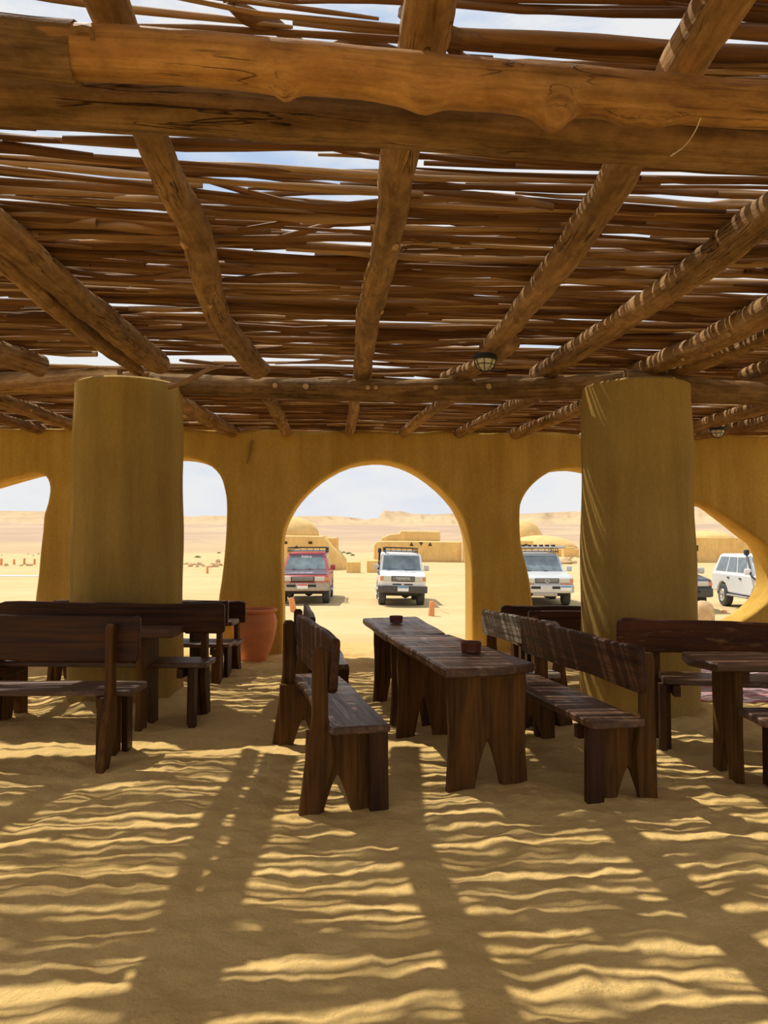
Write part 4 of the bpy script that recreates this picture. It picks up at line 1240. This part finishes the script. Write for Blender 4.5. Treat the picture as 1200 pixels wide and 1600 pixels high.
def make_car(label, paint, style='wagon', bonnet=None, rack=None, snork=None, bumper_m='bumper', plate=('blue', None), steel=None, windshield_text=None, bonnet_text=None, grille_text=None, emblem=False, bar_plate_x=0.0, rim='rim'):
    t = empty('car'); tag(t, label, 'car', 'off-road cars parked outside')
    if style == 'wagon':
        yf, yr, hw, zb, zh0, zh1, zt = -2.38, 2.38, .90, .50, 1.05, 1.16, 1.82
        wsb, wst, rb_, rt_ = -1.10, -.45, 2.32, 2.02; hwb, hwt = .87, .70
    else:
        yf, yr, hw, zb, zh0, zh1, zt = -2.10, 2.10, .80, .55, 1.12, 1.20, 1.84
        wsb, wst, rb_, rt_ = -1.02, -.72, 2.08, 2.00; hwb, hwt = .79, .71
    wy = (-1.45, 1.38) if style == 'wagon' else (-1.22, 1.30); wr = .39
    # body with wheel arches
    def arch(yc):
        R = .47; return [(yc - R * cos(a_), .38 + R * sin(a_)) for a_ in [radians(q) for q in (14, 35, 60, 90, 120, 145, 166)]]
    prof = [(yf + .03, zb - .02)] + arch(wy[0]) + arch(wy[1]) + [(yr - .02, zb)] + [(yr, zb + .3), (yr - .03, zh1 - .02), (yr - .06, zh1), (wsb - .02, zh1), (yf + .5, zh0 + .045), (yf + .10, zh0), (yf + .01, zh0 - .06), (yf, zb + .2)]
    mb = MB()
    fr = frame((0, 0, 0), (0, 1, 0), (0, 0, 1))     # u=y, v=z, w=x
    slab(mb, prof, hw * 2, .05, fr, rings=3)
    # greenhouse frustum
    B = [(-hwb, wsb, zh1 - .02), (hwb, wsb, zh1 - .02), (hwb, rb_, zh1 - .02), (-hwb, rb_, zh1 - .02)]
    T = [(-hwt, wst, zt - .05), (hwt, wst, zt - .05), (hwt, rt_, zt - .05), (-hwt, rt_, zt - .05)]
    T2 = [(-hwt + .07, wst + .10, zt), (hwt - .07, wst + .10, zt), (hwt - .07, rt_ - .07, zt), (-hwt + .07, rt_ - .07, zt)]
    mb.add(B + T + T2, [(0, 1, 5, 4), (1, 2, 6, 5), (2, 3, 7, 6), (3, 0, 4, 7), (4, 5, 9, 8), (5, 6, 10, 9), (6, 7, 11, 10), (7, 4, 8, 11), (8, 9, 10, 11)])
    build('body', mb, M[paint], t, sharp=40)
    mb = MB(); box(mb, -hw + .12, yf + .25, .36, hw - .12, yr - .2, zb + .05, .03); build('chassis', mb, M['black'], t)
    mb = MB()
    for y_ in wy: tube(mb, [Vector((-hw + .15, y_, .37)), Vector((hw - .15, y_, .37))], .06, 10)
    lathe(mb, [(.03, -.13), (.13, -.08), (.15, 0), (.12, .1), (.03, .13)], 14, (.15, wy[0], .37)); build('axles', mb, M['black'], t)
    if bonnet:
        quad_part('bonnet', t, [(-hw + .06, yf + .10, zh0 + .004), (hw - .06, yf + .10, zh0 + .004), (hw - .08, wsb - .04, zh1 + .004), (-hw + .08, wsb - .04, zh1 + .004)], bonnet, .02, lift=.01)
    ws = [B[0], B[1], T[1], T[0]]
    quad_part('windscreen', t, ws, 'glass', .012, (.055, .08, .945, .93), .004, .006)
    mb = MB()
    for (x0, x1) in ((-.5, -.05), (.1, .58)):
        a_ = Vector(B[0]).lerp(Vector(T[0]), .10); b__ = Vector(B[0]).lerp(Vector(T[0]), .22)
        tube(mb, [Vector((x0, a_.y - .03, a_.z)), Vector((x1, b__.y - .035, b__.z - .07))], .010, 5)
    build('wipers', mb, M['black'], t)
    side_r = [B[1], B[2], T[2], T[1]]; side_l = [B[3], B[0], T[0], T[3]]
    cuts = [(.10, .36), (.385, .63), (.66, .94)] if style == 'wagon' else [(.06, .38), (.42, .94)]
    for k, (u0, u1) in enumerate(cuts):
        quad_part('side_window', t, side_r, 'glass_side', .012, (u0, .12, u1, .92))
        quad_part('side_window', t, side_l, 'glass_side', .012, (1 - u1, .12, 1 - u0, .92))
    quad_part('rear_window', t, [B[2], B[3], T[3], T[2]], 'glass', .012, (.1, .15, .9, .9))
    # front: grille, lamps, bumper
    zl0, zl1 = (zb + .30, zh0 - .06)
    yl = yf - .012
    mb = MB(); gw = .40
    box(mb, -gw, yl - .01, zl0 + .02, gw, yl + .03, zl1, .01); g = build('grille', mb, M['black'], t)
    for k in range(3):
        mb = MB(); zz = zl0 + .045 + (zl1 - zl0 - .06) * (k + .3) / 3
        box(mb, -gw + .02, yl - .022, zz, gw - .02, yl - .008, zz + .018, .003); build('grille_bar', mb, M['chrome'], g)
    if emblem:
        mb = MB()
        for (ra, rb2) in ((.085, .055), (.045, .052), (.08, .022)):
            tube(mb, [Vector((ra * cos(a_), yl - .035, (zl0 + zl1) / 2 + rb2 * sin(a_))) for a_ in [2 * pi * i / 20 for i in range(21)]], .008, 5)
        build('emblem', mb, M['chrome'], g)
    if grille_text:
        me = text_mesh(grille_text, .115, M['white_print']); o = link('lettering', me, g, 0); o.location = (0, yl - .03, (zl0 + zl1) / 2 + .01); o.rotation_euler = (pi / 2, 0, 0)
    for sx in (-1, 1):
        mb = MB(); x0, x1 = sorted((sx * (gw + .02), sx * (hw - .12)))
        box(mb, x0, yl - .01, zl0 + .03, x1, yl + .04, zl1 - .005, .012); build('headlight', mb, M['headlight'], t)
        mb = MB(); x0, x1 = sorted((sx * (hw - .11), sx * (hw - .005)))
        box(mb, x0, yl, zl0 + .04, x1, yl + .12, zl1 - .02, .012); build('indicator', mb, M['amber'], t)
        # mirrors
        mb = MB(); box(mb, sx * (hw + .02) - .0 if sx > 0 else sx * (hw + .20), wsb + .02, zh1 + .02, sx * (hw + .20) if sx > 0 else sx * (hw + .02), wsb + .12, zh1 + .22, .03)
        tube(mb, [Vector((sx * (hwb - .02), wsb + .1, zh1 + .02)), Vector((sx * (hw + .06), wsb + .08, zh1 + .06))], .014, 6)
        build('mirror', mb, M[paint if style == 'wagon' and paint != 'black_paint' else 'chrome'], t)
        for k, yy_ in enumerate((-.25, .75)):
            mb = MB(); xx = sx * hw; box(mb, min(xx, xx + sx * .03), yy_, zh1 - .16, max(xx, xx + sx * .03), yy_ + .16, zh1 - .12, .006); build('door_handle', mb, M['black'], t)
        mb = MB(); x0, x1 = sorted((sx * (hw - .04), sx * (hw + .10))); box(mb, x0, wy[0] + .6, zb - .09, x1, wy[1] - .6, zb - .04, .012); build('side_step', mb, M['chrome'], t)
        if paint == 'silver_paint' or paint == 'red_paint':
            mb = MB(); x0, x1 = sorted((sx * .45, sx * (hw - .03))); box(mb, x0, yl - .006, zl0 - .05, x1, yl + .03, zl0 + .02, .008); build('turn_lamp', mb, M['amber'], t)
    # bumper
    mb = MB()
    wb = hw + (.03 if style == 'wagon' else .06)
    pts = [(-wb, yf + .30), (-wb, yf + .02), (-wb + .14, yf - .13), (wb - .14, yf - .13), (wb, yf + .02), (wb, yf + .30), (wb - .15, yf + .18), (-wb + .15, yf + .18)]
    slab(mb, pts, .27 if style == 'wagon' else .24, .03, Matrix.Translation((0, 0, zb + .13 if style == 'wagon' else zb + .05)), rings=2)
    bp = build('bumper', mb, M[bumper_m], t)
    zbp = zb + .13 if style == 'wagon' else zb + .05
    if style == 'wagon':
        for x0 in (-.42, .30):
            mb = MB(); box(mb, x0 - .14, yf - .14, zbp + .0, x0 + .18, yf - .11, zbp + .09, .005); build('bumper_slot', mb, M['black'], bp)
    else:
        for x0 in (-.36, .04):
            mb = MB(); box(mb, x0, yf - .012, zb + .20, x0 + .30, yf + .02, zb + .245, .008); build('front_slot', mb, M['black'], t)
    # plate
    px_ = bar_plate_x
    mb = MB(); box(mb, px_ - .19, yf - .155, zbp - .06, px_ + .19, yf - .135, zbp + .115, .004)
    pl = build('number_plate', mb, M['white_print'], bp)
    mb = MB(); box(mb, px_ - .18, yf - .162, zbp + .055, px_ + .18, yf - .154, zbp + .108, .002)
    build('plate_band', mb, M['blue_print' if plate[0] == 'blue' else 'red_print'], pl)
    if plate[1]:
        me = text_mesh(plate[1], .10, M['black' if plate[0] == 'blue' else 'red_print']); o = link('lettering', me, pl, 0); o.location = (px_, yf - .16, zbp - .005); o.rotation_euler = (pi / 2, 0, 0)
    # wheels
    tw = .27
    for y_ in wy:
        for sx in (-1, 1):
            w = MB(); xc = sx * (hw - tw / 2 + .02)
            prof_ = [(.22, -tw / 2 + .02), (.30, -tw / 2), (wr - .03, -tw / 2 + .01), (wr, -tw / 2 + .05), (wr, tw / 2 - .05), (wr - .03, tw / 2 - .01), (.30, tw / 2), (.22, tw / 2 - .02)]
            lathe(w, prof_, 32)
            for kx in range(32):
                th = kx * 2 * pi / 32
            wo = build('wheel', w, M['tyre'], t, sharp=30); wo.location = (xc, y_, wr - .01); wo.rotation_euler = (0, pi / 2, 0)
            w = MB(); lathe(w, [(.05, tw / 2 + .005), (.06, tw / 2 + .02), (.08, tw / 2 + .01), (.12, tw / 2 - .03), (.20, tw / 2 - .035), (.215, tw / 2 + .004), (.225, tw / 2 - .01)], 24)
            ro = build('rim', w, M[rim], wo, sharp=30)
            if sx < 0: ro.rotation_euler = (pi, 0, 0)
    # roof rack
    if rack:
        rk = empty('roof_rack'); rk.parent = t
        y0_, y1_ = wst + .05, rt_ - .3
        w = hwt + .02 if style == 'wagon' else hwt - .12; z0_ = zt + .06
        mb = MB()
        for z_ in (z0_, z0_ + .12):
            pts = [(-w, y0_), (w, y0_), (w, y1_), (-w, y1_), (-w, y0_)]
            for p_, q_ in zip(pts[:-1], pts[1:]): tube(mb, [Vector((*p_, z_)), Vector((*q_, z_))], .018, 6)
        for x_ in (-w, w):
            for k in range(5):
                y_ = y0_ + (y1_ - y0_) * k / 4
                tube(mb, [Vector((x_, y_, z0_ - .08)), Vector((x_, y_, z0_ + .12))], .014, 6)
        for k in range(7): tube(mb, [Vector((-w + w * 2 * k / 6, y0_, z0_)), Vector((-w + w * 2 * k / 6, y0_, z0_ + .12))], .010, 5)
        build('rack_frame', mb, M['black'], rk)
        for k in range(8):
            mb = MB(); y_ = y0_ + (y1_ - y0_) * (k + .5) / 8
            box(mb, -w + .02, y_ - .04, z0_ - .01, w - .02, y_ + .04, z0_ + .012, .004); build('slat', mb, M['chrome'], rk)
        if rack == 'loaded':
            mb = MB(); box(mb, -w - .05, y0_ - .15, z0_ + .125, w + .25, y0_ + .25, z0_ + .20, .02); build('cross_board', mb, M['chrome'], rk)
            mb = MB()
            for k in range(6): box(mb, -w + .1 + k * .22, y0_ - .14, z0_ + .20, -w + .22 + k * .22, y0_ + .2, z0_ + .26, .01)
            build('recovery_gear', mb, M['black'], rk)
    if snork:
        sx = snork; mb = MB()
        P = catmull([Vector((sx * (hw + .01), wsb - .35, zh1 - .12)), Vector((sx * (hw + .04), wsb - .05, zh1 + .0)), Vector((sx * (hwb + .03), wsb + .15, zh1 + .22)), Vector((sx * (hwt + .09), wst + .02, zt + .02))], 10)
        tube(mb, P, .035, 8); box(mb, sx * (hwt + .09) - .06, wst - .06, zt - .02, sx * (hwt + .09) + .06, wst + .09, zt + .16, .025); build('snorkel', mb, M['black'], t)
    if windshield_text:
        me = text_mesh(windshield_text, .17, M['white_print']); n_ = (Vector(T[0]) - Vector(B[0]))
        o = link('lettering', me, t, 0); p_ = Vector(B[0]).lerp(Vector(T[0]), .84); o.location = (0, p_.y - .022, p_.z); o.rotation_euler = (atan2(T[0][2] - B[0][2], T[0][1] - B[0][1]), 0, 0)
        quad_part('sun_strip', t, ws, 'navy_paint', .006, (.06, .76, .94, .93), .002, .013)
    if bonnet_text:
        me = text_mesh(bonnet_text[0], bonnet_text[2], M[bonnet_text[1]])
        o = link('lettering', me, t, 0); o.location = (bonnet_text[3], yf + .42, zh0 + .065); o.rotation_euler = (atan2(zh1 - zh0, wsb - yf - .1) + .06, 0, 0)
    if steel:
        mb = MB(); box(mb, -.50, yf - .17, zb - .12, .32, yf - .05, zb + .0, .02); sk = build('winch_guard', mb, M['bumper'], bp)
    return t
def park(t, x, d, heading, roll=0.0, py=None):
    p = C2W(x, d); z = gz(p); t.location = (p.x, p.y, z); t.rotation_euler = (0, roll, heading)
    return t
# positions: front axle region near the stated depth; heading 0 = nose towards the viewer along -Y
c1 = make_car('dusty red and dark estate off-roader with roof rack, left in the central arch', 'red_paint', 'wagon', 'navy_paint', 'rack', None, 'bumper', ('red', None), windshield_text='Safary', bonnet_text=('LAND CRUISER', 'white_print', .13, -.1))
park(c1, (471 - 600) / F * 27.4, 29.7, -YAW + radians(1.5))
c2 = make_car('white off-roader with dark bumper and snorkel, centred in the central arch', 'white_paint', 'short', None, 'rack', -1, 'bumper_dk', ('blue', None), bonnet_text=('LAND CRUISER', 'gray_print', .11, .1), grille_text='TOYOTA')
park(c2, (625.5 - 600) / F * 26.6, 28.9, -YAW + radians(2), radians(1.6))
c3 = make_car('silver off-roader with a loaded roof rack, in the arch left of the right column', 'silver_paint', 'wagon', None, 'loaded', None, 'silver_paint', ('blue', None), steel=True, emblem=True, bar_plate_x=.62)
park(c3, (858 - 600) / F * 26.8, 29.0, -YAW + radians(-3))
c4 = make_car('black off-roader, only its front corner showing right of the right column', 'black_paint', 'wagon', None, None, None, 'bumper_dk', ('blue', None), bar_plate_x=-.05)
park(c4, (1073 - 600) / F * 24.6, 26.9, -YAW + radians(-4))
c5 = make_car('white estate off-roader parked side-on in the oval opening at the right', 'white_paint', 'wagon', None, None, -1, 'bumper', ('blue', None), rim='chrome')
park(c5, 12.72, 25.7, radians(-3) - YAW)
print('objects', len(bpy.data.objects), 'sticks', len(sticks))
